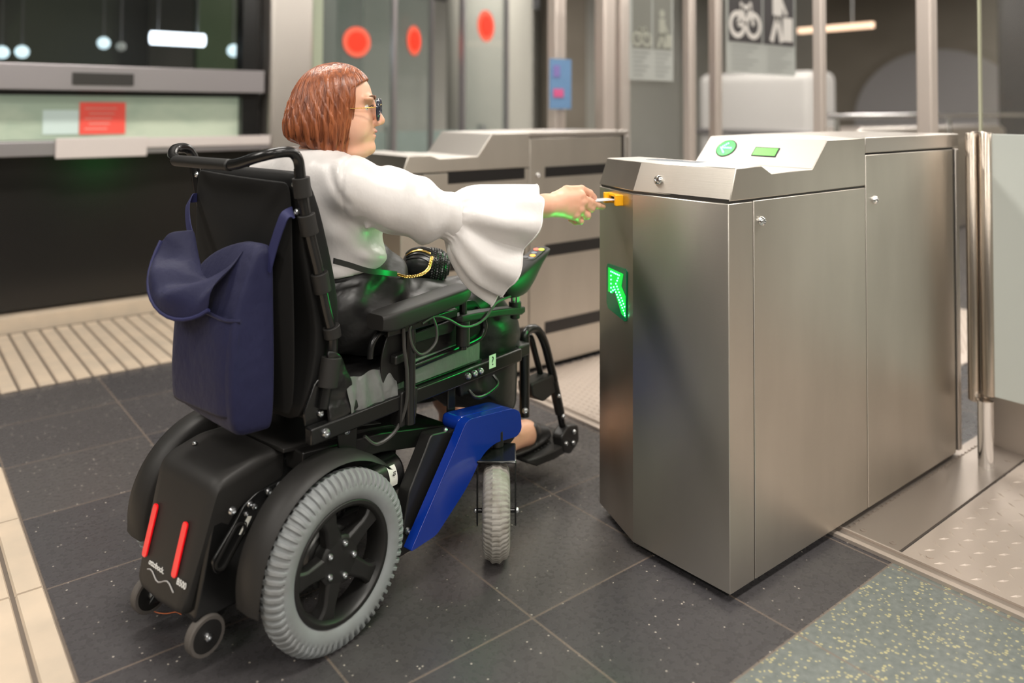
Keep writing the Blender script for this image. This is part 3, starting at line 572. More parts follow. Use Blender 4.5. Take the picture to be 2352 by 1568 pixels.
# wide-aisle gate behind with black bands
g2 = thing('ticket_gate', 'second steel ticket gate with black horizontal bands behind the outstretched arm', 'ticket gate', (1.615, 2.655, 0), group='steel ticket gates')
gate(g2, detail=False, top=.963, low=.950, hi=1.045, cb=.895, dz=-.03)
mb = MB(); o_ = (1.615, 2.655)
def bnd(x0, x1, z0_, z1_): mb = MB(); mb.box((x0 - o_[0], -.0065, z0_), (x1 - o_[0], -.004, z1_)); mb.build('black_band', BAND, g2, smooth=0)
for x0, x1 in ((1.80, 2.20), (2.32, 2.78)):
    bnd(x0, x1, .846, .892); bnd(x0, x1, .495, .548); bnd(x0, x1, .155, .208)
g3 = thing('ticket_gate', 'distant steel gate cabinet visible above the near gate lid', 'ticket gate', (6.3, 3.3, 0), group='steel ticket gates')
mb = MB(); pr = [(-.6, 0, .0), (3.1, 0, 0), (3.15, 0, .95), (3.0, 0, 1.0), (.1, 0, 1.0), (-.1, 0, .93), (-.6, 0, .93)]; mb.prism(pr, (0, .4, 0)); mb.build('body', STEEL2, g3, bev=.02); mb = MB(); mb.box((-.5, -.01, .1), (3.0, 0, .85)); mb.build('side_panel', STEEL, g3, bev=.003)

# ------------------------------------------------------------------ wheelchair (u forward, v to its right, w up)
HD = math.radians(13.0); CO = (.687, 1.825, 0)
chair = thing('power_wheelchair', 'black power wheelchair with blue side panel and grey tyres', 'wheelchair', CO, HD)
def c3(u, v, w_): return Vector((u, -v, w_))
def cbox(mb, u0, u1, v0, v1, w0, w1, mi=0): return mb.box((u0, -v1, w0), (u1, -v0, w1), mi)
def cprism(mb, pts, v0, v1, mi=0): return mb.prism([c3(u, v0, w_) for u, w_ in pts], c3(0, v1 - v0, 0), mi)
def rpoly(pts, r=.01, n=4):     # round the corners of a 2-D polygon
    out = []; N = len(pts); rr = r if hasattr(r, '__len__') else [r] * N
    for i in range(N):
        p = np.array(pts[i], float); a = np.array(pts[i - 1], float) - p; b = np.array(pts[(i + 1) % N], float) - p; la, lb = np.linalg.norm(a), np.linalg.norm(b); q = min(rr[i], la * .45, lb * .45)
        p0, p1 = p + a / la * q, p + b / lb * q
        for k in range(n + 1): t = k / n; out.append(tuple((1 - t) ** 2 * p0 + 2 * t * (1 - t) * p + t * t * p1))
    return out
def bolt(parent, c, ax, r=.008, name='bolt', m=BOLT):
    mb = MB(); ax = Vector(ax).normalized(); mb.lathe([(0, 0), (r, 0), (r, r * .35), (r * .8, r * .75), (r * .42, r * .9), (r * .4, r * .55), (0, r * .55)], c, ax, 14); return mb.build(name, m, parent)
RT = Vector((0, -1, 0))     # towards the chair's right, facing the camera
def tyre_mesh(R, rt, lugs, style, seed=0):
    n = lugs * 8; ph = [PI * 2 * k / 24 for k in range(24)]; vs = []
    for i in range(n):
        th = 2 * PI * i / n; fr = (i % 8) / 8
        for p in ph:
            a = math.atan2(math.sin(p), math.cos(p)); d = 0
            if style == 'drive':
                sh = fr + (.35 if a < 0 else 0) + .0 * a
                if .25 < abs(a) < 1.2: d = .0048 if (sh % 1) < .5 else -.0012
                elif abs(a) <= .25: d = .003
            else:
                sh = (fr + abs(math.sin(a * 2.2)) * .55) % 1
                if abs(a) < 1.15: d = .0014 if sh < .66 else -.0012
                if abs(a) < .06 or abs(abs(a) - .55) < .05: d = -.0022
            rx = rt * (1.0 if abs(a) < 1.6 else .98); rr = R - rt + (rx + d) * math.cos(p) * 1.0; lat = (rx * .93 + d) * math.sin(p)
            vs.append((rr * math.cos(th), lat, rr * math.sin(th)))
    fs = [(i * 24 + k, i * 24 + (k + 1) % 24, ((i + 1) % n) * 24 + (k + 1) % 24, ((i + 1) % n) * 24 + k) for i in range(n) for k in range(24)]
    return vs, fs
def drive_wheel(side):
    s_ = side; c = c3(.046, .260 * s_, .1800)
    R, rt = .180, .033
    # rim with five spokes
    mb = MB(); out = -1 * s_ ; ax = Vector((0, out, 0))
    mb.lathe([(.128, -.030), (.128, .020), (.125, .026), (.117, .026), (.111, .018), (.109, -.012), (.112, -.030)], (0, 0, 0), ax, 72, closed=True)
    mb.lathe([(0, -.02), (.050, -.02), (.052, .008), (.045, .013), (0, .013)], (0, 0, 0), ax, 40)
    for k in range(5):
        a = 2 * PI * k / 5 + .62
        def rp(r_, w_, h_): return Vector((r_ * math.cos(a) - w_ * math.sin(a), out * h_, r_ * math.sin(a) + w_ * math.cos(a)))
        sec = []
        for r_, w_, h_, hb in ((.030, .024, .012, -.015), (.055, .020, .014, -.012), (.085, .0165, .017, -.010), (.098, .019, .018, -.012), (.117, .026, .016, -.016)):
            sec.append([rp(r_, -w_, hb), rp(r_, -w_, h_ - .006), rp(r_, -w_ * .72, h_), rp(r_, w_ * .72, h_), rp(r_, w_, h_ - .006), rp(r_, w_, hb)])
        mb.loft(sec)
    rim = mb.build('drive_wheel', PLASTIC, chair, loc=c, bev=.0015, fix=True)
    v, f = tyre_mesh(R, rt, 66, 'drive'); mb = MB(); mb.add(v, f); mb.build('tyre', RUBBER, rim, fix=True, smooth=50)
    for k in range(5): a = 2 * PI * k / 5 + 1.25; bolt(rim, Vector((.036 * math.cos(a), out * .013, .036 * math.sin(a))), ax, .0068)
    mb = MB(); mb.lathe([(0, -.035), (.06, -.035), (.06, -.022), (0, -.022)], (0, 0, 0), ax, 32); mb.build('brake_drum', ALU, rim)
    # fender
    sec = []
    for k in range(28):
        t = math.radians(40 + (190 - 40) * k / 27); rr = .207; e = min(1, min(k + 1.2, 28.2 - k) / 4)
        vv = [(.182, -.045 * e), (.186, -.010), (.196, .0), (.235, .001), (.256, -.002), (.265, -.012 * e), (.261, -.012 * e), (.253, -.006), (.235, -.003), (.198, -.004), (.190, -.012), (.186, -.045 * e)]
        sec.append([Vector((.050 + (rr + d) * math.cos(t), -s_ * v_, .1835 + (rr + d) * math.sin(t))) for v_, d in vv])
    mb = MB(); mb.loft(sec); mb.build('mudguard', PLASTIC2, chair, fix=True, smooth=50)
    return rim
drive_wheel(1); drive_wheel(-1)
# casters
def caster(side):
    s_ = side; yaw = math.radians(39) if s_ > 0 else math.radians(35); cc = c3(.513, .322 * s_ if s_ > 0 else -.26, .120)
    root = bpy.data.objects.new('front_caster', None)
    R = .118; mb = MB(); mb.lathe([(.02, -.032), (.07, -.03), (.082, -.028), (.082, .028), (.07, .03), (.02, .032)], (0, 0, 0), (0, 1, 0), 32)
    hub = mb.build('front_caster', mat('caster_hub', (.3, .3, .3), .5), chair, loc=cc); hub.rotation_euler = (0, 0, yaw)
    v, f = tyre_mesh(R, .0375, 56, 'front'); mb = MB(); mb.add(v, f); mb.build('tyre', mat('worn_rubber', (.33, .31, .28), .75, noise=((40, 40, 40), (.24, .22, .19), .4, .7)) if s_ > 0 else RUBBER, hub, fix=True, smooth=50)
    for k in (-1, 1):
        mb = MB(); mb.box((-.010, k * .049 - .0022, -.035), (.010, k * .049 + .0022, .130)); mb.build('fork_leg', PAINT, hub, bev=.0015)
        bolt(hub, Vector((0, k * .0515, .0)), (0, k, 0), .007)
    mb = MB(); mb.cyl((0, -.05, 0), (0, .05, 0), .006, 12); mb.build('axle', PAINT, hub)
    mb = MB(); mb.box((-.016, -.051, .124), (.098, .051, .131)); mb.build('fork_crown', PAINT, hub, bev=.004)
    mb = MB(); mb.cyl((.075, 0, .131), (.075, 0, .175), .018, 20); mb.build('swivel_stem', PLASTIC, hub, bev=.003)
    return hub
caster(1); caster(-1)
# anti-tip wheels
for s_ in (1, -1):
    vv = .112 * s_; mb = MB(); mb.lathe([(0, -.010), (.032, -.010), (.032, .010), (0, .010)], (0, 0, 0), RT, 28); w_ = mb.build('anti_tip_wheel', PLASTIC, chair, loc=c3(-.172, vv, .0715))
    mb = MB(); mb.lathe([(.032, -.011), (.0385, -.011), (.0405, -.008), (.0405, .008), (.0385, .011), (.032, .011)], (0, 0, 0), RT, 40, closed=True); mb.build('tyre', RUBDARK, w_, smooth=30)
    bolt(w_, Vector((0, -.010, 0)), RT, .0085)
    mb = MB(); cprism(mb, rpoly([(-.19, .06), (-.155, .055), (-.02, .16), (-.03, .19), (-.06, .19)], .01), vv - .020 * s_ - .004, vv - .020 * s_ + .004); mb.build('anti_tip_arm', PAINT, chair, bev=.002)
mb = MB(); mb.tube(spline([c3(-.175, -.118, .045), c3(-.165, -.105, .030), c3(-.150, -.085, .026), c3(-.140, -.06, .034), c3(-.135, -.045, .032)], 5), .0012, 6); mb.build('loose_thread', mat('orange_thread', (.6, .16, .05), .6), chair)
# battery housing at the rear
prof = rpoly([(-.220, .120), (-.188, .245), (-.155, .374), (-.06, .396), (.02, .392), (.02, .335), (-.07, .322), (-.118, .292), (-.150, .215), (-.168, .105)], [.02, .01, .030, .02, .004, .01, .03, .04, .04, .02], 5)
sec = []
for v_, sh in ((-.108, .014), (-.100, .004), (-.08, 0), (0, -.002), (.09, 0), (.112, .003), (.120, .012)):
    cu = sum(p[0] for p in prof) / len(prof); cw = sum(p[1] for p in prof) / len(prof); e = 1 - sh / .12
    sec.append([c3(cu + (u - cu) * e, v_ * (.80 + .20 * min(1, (w_ - .10) / .22)), cw + (w_ - cw) * e) for u, w_ in prof])
mb = MB(); mb.loft(sec); bat = mb.build('battery_housing', PLASTIC2, chair, fix=True, smooth=50)
mb = MB(); cprism(mb, rpoly([(-.20, .10), (-.16, .30), (-.02, .375), (.36, .30), (.36, .16), (-.05, .10)], .02), -.115, .115); mb.build('inner_housing', PAINT, chair, bev=.006)
RS = (Vector((-.220, 0, .120)) - Vector((-.155, 0, .374))).normalized(); RN_ = Vector((-RS.z, 0, RS.x)) if RS.z < 0 else Vector((RS.z, 0, -RS.x))
if RN_.x > 0: RN_ = -RN_
def rearpt(v_, w_, h_=0): return Vector((-.155, -v_, .374)) + RS * ((w_ - .374) / RS.z) + RN_ * (h_ + .0022) 
for v0 in (-.070, .052):
    q = rpoly([(v0 - .0092, .180), (v0 + .0092, .180), (v0 + .0092, .283), (v0 - .0092, .283)], .0088)
    mb = MB(); mb.prism([rearpt(a, b, .0) for a, b in q], RN_ * .004); mb.build('reflector', RED, bat, bev=.001, smooth=0)
m4 = frame_mtx(rearpt(-.018, .178, .0008), (0, -1, 0), -RS); text('ottobock.', .016, 'lettering', WHITE, bat, m4)
m4 = frame_mtx(rearpt(.082, .178, .0008), (0, -1, 0), -RS); text('B500', .017, 'lettering', WHITE, bat, m4)
mb = MB(); mb.tube([rearpt(-.05 + i * .010, .160 + .006 * math.sin(i * .9 + .5), -.0002) for i in range(12)], .0013, 6); mb.build('scuff_mark', mat('scraped_paint', (.35, .34, .33), .6), bat)
for q in ((-.10, -.06, .389), (.005, .10, .392)): bolt(bat, c3(*q), (0, 0, 1), .006)
# slotted bracket and its bolts
mb = MB(); 
sl = rpoly([(-.172, .205), (-.150, .198), (-.088, .272), (-.060, .300), (.006, .318), (.006, .335), (-.075, .332), (-.105, .318), (-.130, .285), (-.178, .232)], .008)
cprism(mb, sl, .139, .145); br = mb.build('slotted_bracket', PAINT, chair, bev=.0015)
mb = MB(); a0, a1 = Vector((-.158, 0, .222)), Vector((-.118, 0, .272)); d = (a1 - a0).normalized(); nn = Vector((-d.z, 0, d.x)); P = []
for k in range(24):
    t = 2 * PI * k / 24; c_ = a1 if math.cos(t) > 0 else a0; P.append((c_ + d * math.cos(t) * .010 + nn * math.sin(t) * .010))
R1 = [c3(p.x, .149, p.z) for p in P]; c0_ = (a0 + a1) / 2; R2 = [c3(c_.x, .149, c_.z) for c_ in [(a1 if math.cos(2 * PI * k / 24) > 0 else a0) + d * math.cos(2 * PI * k / 24) * .0145 + nn * math.sin(2 * PI * k / 24) * .0145 for k in range(24)]]
mb.loft([R1, R2, [p + Vector((0, .006, 0)) for p in R2], [p + Vector((0, .006, 0)) for p in R1], R1], caps=False); mb.build('slot_rim', PLASTIC, br, fix=True)
for u, w_, r_ in ((-.135, .318, .0085), (-.094, .316, .0065), (-.083, .306, .0065), (-.102, .298, .005), (-.048, .325, .0075), (-.020, .328, .0085)): bolt(chair, c3(u, .146, w_), RT, r_)
NOTE = mat('paper_label', (.72, .72, .66), .6)
mb = MB(); mb.prism([c3(-.118, .1455, .262), c3(-.107, .1455, .258), c3(-.088, .1455, .288), c3(-.098, .1455, .292)], c3(0, .0006, 0)); lb_ = mb.build('label', NOTE, br, smooth=0)
text('2', .026, 'lettering', PAINT, lb_, frame_mtx(c3(-.1025, .1468, .275), (.85, 0, .5), (-.5, 0, .85)))
# long frame beam and cover plates
mb = MB(); cprism(mb, rpoly([(.02, .345), (.02, .392), (.25, .362), (.50, .306), (.50, .258), (.25, .315)], .006), -.165, .175); mb.build('frame_beam', PLASTIC, chair, bev=.003)
mb = MB(); cprism(mb, rpoly([(-.01, .392), (-.01, .402), (.19, .379), (.36, .346), (.36, .335)], .003), -.12, .145); mb.build('cover_plate', PLASTIC2, chair, bev=.002)
mb = MB(); cprism(mb, [(.215, .3755), (.215, .3785), (.295, .3605), (.295, .358)], .06, .125); mb.build('data_plate', mat('dull_label', (.10, .11, .10), .4), chair, smooth=0)
# black triangular side frame and blue panel
for s_ in (1, -1):
    mb = MB(); cprism(mb, rpoly([(.235, .095), (.27, .235), (.325, .315), (.345, .347), (.50, .322), (.40, .15), (.30, .095)], .01), .215 * s_, .252 * s_); fr = mb.build('side_frame', PLASTIC, chair, bev=.004)
    mb = MB(); pf = rpoly([(u - .016, w_ + .011) for u, w_ in ((.252, .112), (.418, .316), (.447, .356), (.635, .330), (.668, .312), (.676, .262), (.655, .248), (.560, .262), (.508, .248), (.455, .190), (.340, .115))], [.008, .03, .03, .02, .02, .012, .02, .04, .05, .05, .012], 5)
    cprism(mb, pf, .266 * s_, .292 * s_); pan = mb.build('blue_side_panel', BLUE, chair, bev=.008, seg=4, smooth=50); pan['label'] = 'glossy blue panel'
    mb = MB(); cprism(mb, rpoly([(.425, .338), (.432, .366), (.619, .341), (.652, .322), (.658, .274), (.60, .262), (.47, .30)], .015, 5), .205 * s_, .270 * s_); mb.build('panel_shoulder', BLUE, pan, bev=.010, seg=4, smooth=50)
    if s_ > 0:
        bolt(chair, c3(.425, .262, .325), (0, -.6, .8), .010); bolt(chair, c3(.402, .245, .338), (0, -.4, .9), .007); bolt(chair, c3(.262, .254, .150), RT, .008); bolt(chair, c3(.275, .205, .205), RT, .007); bolt(chair, c3(.255, .20, .215), RT, .007)
    mb = MB(); mb.cyl(c3(.575, .255 * s_, .275), c3(.575, .255 * s_, .25), .030, 28); mb.build('caster_housing', PLASTIC, chair, bev=.004)
    mb = MB(); cprism(mb, rpoly([(.53, .270), (.65, .272), (.665, .245), (.62, .225), (.54, .235)], .02), .20 * s_, .270 * s_); mb.build('caster_cup', PLASTIC, chair, bev=.008, seg=3)
    # motor
    mb = MB(); mb.tube([c3(.10, .165 * s_, .255), c3(.30, .165 * s_, .255)], .047, 30); mo = mb.build('motor', PAINT, chair, bev=.010, seg=3)
    if s_ > 0:
        for k in range(5): a = -.5 + .09 * k; mb = MB(); mb.box((.17, -.165 - .049 * math.cos(a), .255 + .049 * math.sin(a) - .0012), (.235, -.165 - .045 * math.cos(a), .255 + .049 * math.sin(a) + .0012)); mb.build('cooling_fin', PLASTIC2, mo, smooth=0)
        mb = MB(); sc_ = Vector((0, -.8, .6)); mb.lathe([(0, 0), (.014, 0), (.014, .008), (.011, .010), (0, .010)], c3(.19, .165, .255) + sc_ * .045, sc_, 24); cap = mb.build('brush_cap', BOLT, mo)
        mb = MB(); mb.obox(c3(.19, .165, .255) + sc_ * .0555, (.006, 0, .003), sc_.cross(Vector((.9, 0, .45))).normalized() * .0012, sc_ * .0006); mb.build('slot', BLACK, cap, smooth=0)
        mb = MB(); P = [[Vector((u, -.165 - .0478 * math.cos(a), .255 + .0478 * math.sin(a))) for u in (.245, .270)] for a in np.linspace(-.25, .75, 9)]
        mb.loft([[p[0] for p in P], [p[1] for p in P]], caps=False, closed=False); lb_ = mb.build('label', NOTE, mo); text('14 03', .013, 'lettering', PAINT, lb_, frame_mtx(Vector((.258, -.2125, .266)), (.0, -.25, .97), (-1, 0, 0)))
mb = MB(); cprism(mb, rpoly([(.335, .305), (.352, .318), (.372, .312), (.352, .292)], .004), .155, .17); mb.build('release_lever', mat('blue_plastic', (.02, .13, .55), .35), chair, bev=.002)
# seat frame
for s_ in (1, -1):
    mb = MB(); cbox(mb, .0, .74, .205 * s_, .230 * s_, .425, .462); mb.build('seat_rail', PAINT, chair, bev=.004)
    if s_ > 0:
        for u in (.036, .505, .532, .556): bolt(chair, c3(u, .230, .444), RT, .010 if u < .1 else .0085)
        mb = MB(); cbox(mb, .592, .620, .2302, .2308, .440, .476); lb_ = mb.build('label', NOTE, chair, smooth=0); text('?', .034, 'lettering', PAINT, lb_, frame_mtx(c3(.606, .2310, .458), (1, 0, .05), (0, 0, 1)))
        mb = MB(); mb.tube(spline([c3(.505, .232, .408), c3(.512, .250, .392), c3(.54, .256, .388), c3(.585, .256, .396), c3(.605, .250, .405), c3(.607, .232, .420)], 4), .0045, 10); mb.build('pull_handle', PAINT, chair)
    mb = MB(); cprism(mb, rpoly([(.10, .35), (.145, .35), (.150, .448), (.085, .448)], .006), .20 * s_, .206 * s_); mb.build('support_plate', PAINT, chair, bev=.002)
    if s_ > 0: bolt(chair, c3(.112, .207, .420), RT, .010)
    mb = MB(); cbox(mb, .455, .485, .198 * s_, .205 * s_, .28, .44); mb.build('front_strut', PAINT, chair, bev=.003)
    mb = MB(); cprism(mb, rpoly([(.255, .385), (.31, .395), (.315, .47), (.26, .47)], .008), .20 * s_, .235 * s_); mb.build('armrest_socket', PLASTIC, chair, bev=.003)
    mb = MB(); cprism(mb, rpoly([(.005, .455), (.07, .455), (.085, .52), (.06, .56), (.03, .55), (.0, .49)], .01), .196 * s_, .204 * s_); bp0 = mb.build('backrest_bracket', PAINT, chair, bev=.002)
    if s_ > 0: bolt(bp0, c3(.042, .205, .478), RT, .008)
mb = MB(); cbox(mb, .05, .60, -.20, .20, .445, .462); mb.build('seat_base', PLASTIC, chair, bev=.004)
mb = MB(); cbox(mb, .06, .585, -.205, .205, .462, .535); cu = mb.build('seat_cushion', [VINYL], chair, bev=.022, seg=5)
mb = MB(); cbox(mb, .085, .575, .2055, .212, .466, .528); mb.build('cushion_side', SATIN, cu, bev=.003)
mb = MB(); P = []
for i in range(15):
    u = .105 + .15 * i / 14; P.append([c3(u, .213, .536 + .004 * math.sin(i * 1.1)), c3(u + .004 * math.sin(i), .222 + .007 * math.sin(i * 1.7), .500), c3(u + .01 * math.cos(i * .8), .226 + .006 * math.cos(i * 1.3), .462), c3(u, .214, .432)])
mb.loft(P, caps=False, closed=False); mb.build('cushion_flap', SATIN, cu, sub=1)
# skirt guards
mb = MB(); cprism(mb, rpoly([(.215, .485), (.205, .56), (.235, .625), (.275, .645), (.315, .64), (.315, .488)], [.02, .04, .04, .02, .01, .02], 5), .213, .219); sg = mb.build('skirt_guard', PLASTIC, chair, bev=.002)
mb = MB(); cprism(mb, rpoly([(.30, .53), (.30, .635), (.55, .635), (.585, .60), (.585, .555), (.56, .53)], .02), .208, .211); mb.build('skirt_guard', PAINT, chair, bev=.001)
mb = MB(); mb.tube(spline([c3(.30, .214, .512), c3(.42, .214, .517), c3(.545, .214, .523), c3(.58, .214, .535), c3(.590, .214, .56), c3(.572, .214, .59), c3(.555, .214, .606)], 5), .009, 12); mb.build('guard_tube', PAINT, chair)
mb = MB(); cprism(mb, rpoly([(.30, .575), (.30, .598), (.45, .604), (.455, .585), (.44, .572)], .008), .222, .230); mb.build('adjuster_plate', PLASTIC, chair, bev=.002)
mb = MB(); cprism(mb, rpoly([(.235, .54), (.235, .562), (.30, .566), (.30, .545)], .006), .22, .24); mb.build('clamp_block', PLASTIC, chair, bev=.003)
mb = MB(); cprism(mb, rpoly([(-.585, .53), (-.585, .6)], 0) if 0 else rpoly([(.205, .485), (.215, .60), (.275, .645), (.56, .63), (.58, .53)], .02), -.212, -.218); mb.build('skirt_guard', PLASTIC, chair, bev=.001)
# armrests
for s_ in (1, -1):
    k = s_; secs = []
    for i in range(17):
        t = i / 16; u = .166 + (.470 - .166) * t; e = math.sin(min(1, t * 7 + .12) * PI / 2); e2 = math.sin(min(1, (1 - t) * 7 + .1) * PI / 2); q = min(e, e2); hw = .037 * (.72 + .28 * q); top = .676 + .017 * t; bot = top - (.044 - .006 * t) * (.75 + .25 * q); cv = .2435 * k
        sh = rpoly([(cv - hw, bot), (cv - hw, top), (cv + hw, top), (cv + hw * .9, bot)], [.006, .011, .011, .006], 3); secs.append([c3(u, a, b) for a, b in sh])
    mb = MB(); mb.loft(secs); mb.build('armrest_pad', PLASTIC2, chair, fix=True, smooth=45)
    mb = MB(); cbox(mb, .20, .44, .235 * k, .252 * k, .616, .638); mb.build('armrest_rail', PAINT, chair, bev=.003)
    mb = MB(); mb.tube([c3(.285, .236 * k, .39), c3(.285, .236 * k, .625)], .014, 16); mb.build('armrest_post', PAINT, chair)
    mb = MB(); mb.tube(spline([c3(.22, .228 * k, .628), c3(.195, .224 * k, .622), c3(.175, .222 * k, .60), c3(.17, .222 * k, .57)], 4), .008, 10); mb.build('armrest_hinge', PAINT, chair)
# joystick
mb = MB(); mb.cyl(c3(.470, .243, .525), c3(.470, .243, .655), .010, 14); ja = mb.build('joystick_bracket', PAINT, chair); mb = MB(); mb.cyl(c3(.470, .243, .535), c3(.470, .243, .60), .018, 18); mb.build('sleeve', PLASTIC, ja, bev=.002)
mb = MB(); sec = []
for u, hw, a, b in ((.435, .010, .607, .617), (.447, .019, .600, .619), (.50, .020, .596, .616), (.60, .017, .586, .605), (.70, .018, .570, .592), (.722, .013, .572, .588)): sec.append([c3(u, .243 - hw, a), c3(u, .243 - hw, b), c3(u, .243 + hw, b), c3(u, .243 + hw, a)])
mb.loft(sec); mb.build('joystick_arm', PLASTIC2, chair, fix=True, bev=.004, seg=3)
mb = MB(); mb.cyl(c3(.690, .243, .588), c3(.690, .243, .607), .018, 20); mb.cyl(c3(.690, .243, .560), c3(.690, .243, .575), .014, 16); mb.build('pivot', PLASTIC, chair, bev=.002)
mb = MB(); cbox(mb, .684, .697, .232, .237, .604, .63); cbox(mb, .684, .697, .249, .254, .604, .63); mb.build('pivot_yoke', ALU, chair, bev=.001)
JA = Vector((.94, 0, .345)).normalized(); JU = Vector((-.345, 0, .94)).normalized(); JS = Vector((0, -1, 0)); J0 = c3(.720, .243, .667)
def jp(a, b, c_): return J0 + JA * a + JS * b + JU * c_
sec = []
for a, hw, lo, hi_ in ((-.100, .020, .010, .030), (-.088, .031, -.015, .037), (-.05, .036, -.036, .040), (-.01, .037, -.046, .041), (.02, .036, -.036, .041), (.055, .034, -.006, .039), (.10, .031, .016, .037), (.125, .026, .022, .034), (.135, .014, .025, .031)):
    md = lo + (hi_ - lo) * (.50 if a < .05 else .35); sec.append([jp(a, b, c_) for b, c_ in ((-hw * .62, lo), (-hw, md), (-hw, hi_ - .006), (-hw * .82, hi_), (hw * .82, hi_), (hw, hi_ - .006), (hw, md), (hw * .62, lo))])
mb = MB(); mb.loft(sec); js = mb.build('joystick_pod', PLASTIC2, chair, fix=True, sub=1, smooth=60)
mb = MB(); q = rpoly([(.035, -.024), (.118, -.020), (.118, .020), (.035, .024)], .016); mb.prism([jp(a, b, .0385 - .02 * (a - .035)) for a, b in q], JU * .0015); kp = mb.build('keypad', mat('keypad_grey', (.05, .045, .042), .6), js, smooth=0)
for a, b, col, st in ((.048, -.010, (.10, .10, .11), 0), (.048, .010, (.13, .14, .16), 0), (.062, .006, (.9, .35, .03), 1.3), (.078, 0, (.16, .19, .24), 0), (.098, -.006, (.85, .10, .05), 1.0), (.101, .010, (.7, .8, .05), .9)):
    mb = MB(); q = [(a + .0062 * math.cos(t), b + .0095 * math.sin(t)) for t in np.linspace(0, 2 * PI, 17)[:-1]]; mb.prism([jp(x, y, .0392 - .02 * (x - .035)) for x, y in q], JU * .0022); mb.build('button', mat('button', col, .4, emit=col, estr=st), kp, smooth=0)
mb = MB(); mb.lathe([(.020, .036), (.016, .046), (.008, .052), (.006, .070), (.011, .080), (.011, .090), (.006, .094), (0, .095)], jp(-.045, 0, 0), JU, 20); mb.build('joystick_knob', PLASTIC, js)
# cables
cable = mat('cable', (.045, .043, .04), .45)
mb = MB(); mb.tube(spline([jp(-.085, .02, -.005), c3(.575, .268, .628), c3(.535, .268, .600), c3(.49, .268, .588), c3(.44, .268, .594), c3(.39, .264, .622), c3(.345, .262, .638), c3(.30, .262, .63)], 8), .0036, 8); mb.build('cable', cable, chair)
mb = MB(); mb.tube(spline([c3(.335, .262, .640), c3(.348, .264, .61), c3(.345, .266, .578), c3(.318, .266, .560), c3(.288, .266, .560), c3(.264, .266, .585), c3(.256, .264, .62), c3(.262, .262, .632)], 8), .0036, 8); mb.build('cable', cable, chair)
mb = MB(); mb.tube(spline([c3(.245, .255, .63), c3(.248, .255, .58), c3(.262, .25, .52), c3(.27, .24, .44), c3(.25, .225, .38), c3(.20, .215, .362), c3(.165, .21, .39)], 8), .0045, 8); mb.build('cable', cable, chair)
# backrest
CAN = [(-.024, 1.02), (-.012, .945), (.006, .87), (.028, .795), (.050, .71), (.070, .633), (.060, .56), (.045, .49)]
for s_ in (1, -1):
    mb = MB(); mb.tube([c3(u, .210 * s_, w_) for u, w_ in spline(CAN, 4)], .0125, 16); mb.build('back_cane', PAINT, chair)
    if s_ > 0:
        for (a, b) in ((.955, 1.005), (.875, .925), (.745, .79), (.635, .67), (.53, .60)):
            pts = [p for p in spline(CAN, 12) if a <= p[1] <= b][::-1]
            mb = MB(); mb.tube([c3(p[0] + .001, .2105, p[1]) for p in pts], .0185 if a > .6 else .022, 18, flat=1.05); mb.build('hook_strap', PLASTIC2, chair, bev=.001)
    for w_ in (.985, .925): bolt(chair, c3(-.024 if w_ > .95 else -.018, .196 * s_, w_), (-1, -.3 * s_, .1), .0075)
sec = []
for w_, u0, th, hw in ((1.012, -.012, .020, .188), (1.000, -.020, .040, .196), (.93, -.016, .068, .198), (.85, -.006, .080, .198), (.76, .015, .085, .198), (.66, .040, .075, .197), (.56, .030, .075, .195), (.49, .012, .062, .185), (.452, .006, .035, .168)):
    sh = rpoly([(u0, -hw), (u0 - .007, 0), (u0, hw), (u0 + th, hw - .004), (u0 + th * .62, 0), (u0 + th, -hw + .004)], [.008, .1, .008, .02, .1, .02], 4); sec.append([c3(a, b, w_) for a, b in sh])
mb = MB(); mb.loft(sec); mb.build('backrest', FAB, chair, fix=True, sub=1, smooth=60)
mb = MB(); P = []
for i in range(13):
    t = i / 12; P.append([c3(-.028 - .012 * math.sin(PI * t), -.19 + .38 * t, 1.006 - .012 * t), c3(-.028 - .020 * math.sin(PI * t), -.193 + .387 * t, .86), c3(-.020 - .022 * math.sin(PI * t) + .004 * math.sin(9 * t), -.195 + .39 * t, .66), c3(-.008 - .010 * math.sin(PI * t), -.18 + .36 * t, .472)])
mb.loft(P, caps=False, closed=False); mb.build('back_sling', FAB, chair, solid=.004, sub=2)
mb = MB(); P = [[c3(.045 + .004 * math.sin(i), .214 + .010 * math.sin(i * .8), .62 - i * .017), c3(.075 + .006 * i, .222 + .006 * math.cos(i * 1.3), .607 - i * .014), c3(.095 + .006 * i, .212, .59 - i * .012)] for i in range(11)]
mb.loft(P, caps=False, closed=False); mb.build('side_flap', VINYL, chair, solid=.003, sub=1)
mb = MB(); mb.tube([Vector((.022 + .016 * math.cos(t), -.198, .492 + .016 * math.sin(t))) for t in np.linspace(0, 2 * PI, 25)], .0022, 8, caps=False); mb.build('strap_ring', GOLD, chair)
bar = spline([c3(-.022, .210, 1.012), c3(-.028, .210, 1.040), c3(-.046, .209, 1.056), c3(-.080, .202, 1.055), (-.100, -.165, 1.045), (-.108, -.11, 1.030), (-.110, -.07, 1.026)], 5)
mb = MB(); mb.tube(bar, .0118, 16); mb.build('push_handle', PAINT, chair)
mb = MB(); mb.tube([(-.110, -.085, 1.026), (-.108, .145, 1.026)], .0155, 16, flat=.85); mb.build('handle_grip', PLASTIC, chair, bev=.003)
mb = MB(); mb.tube(spline([c3(-.022, -.210, .99), c3(-.028, -.210, 1.03), c3(-.046, -.209, 1.050), c3(-.080, -.200, 1.050), c3(-.105, -.165, 1.035), c3(-.108, -.13, 1.026)], 5), .0118, 16); mb.build('push_handle', PAINT, chair)
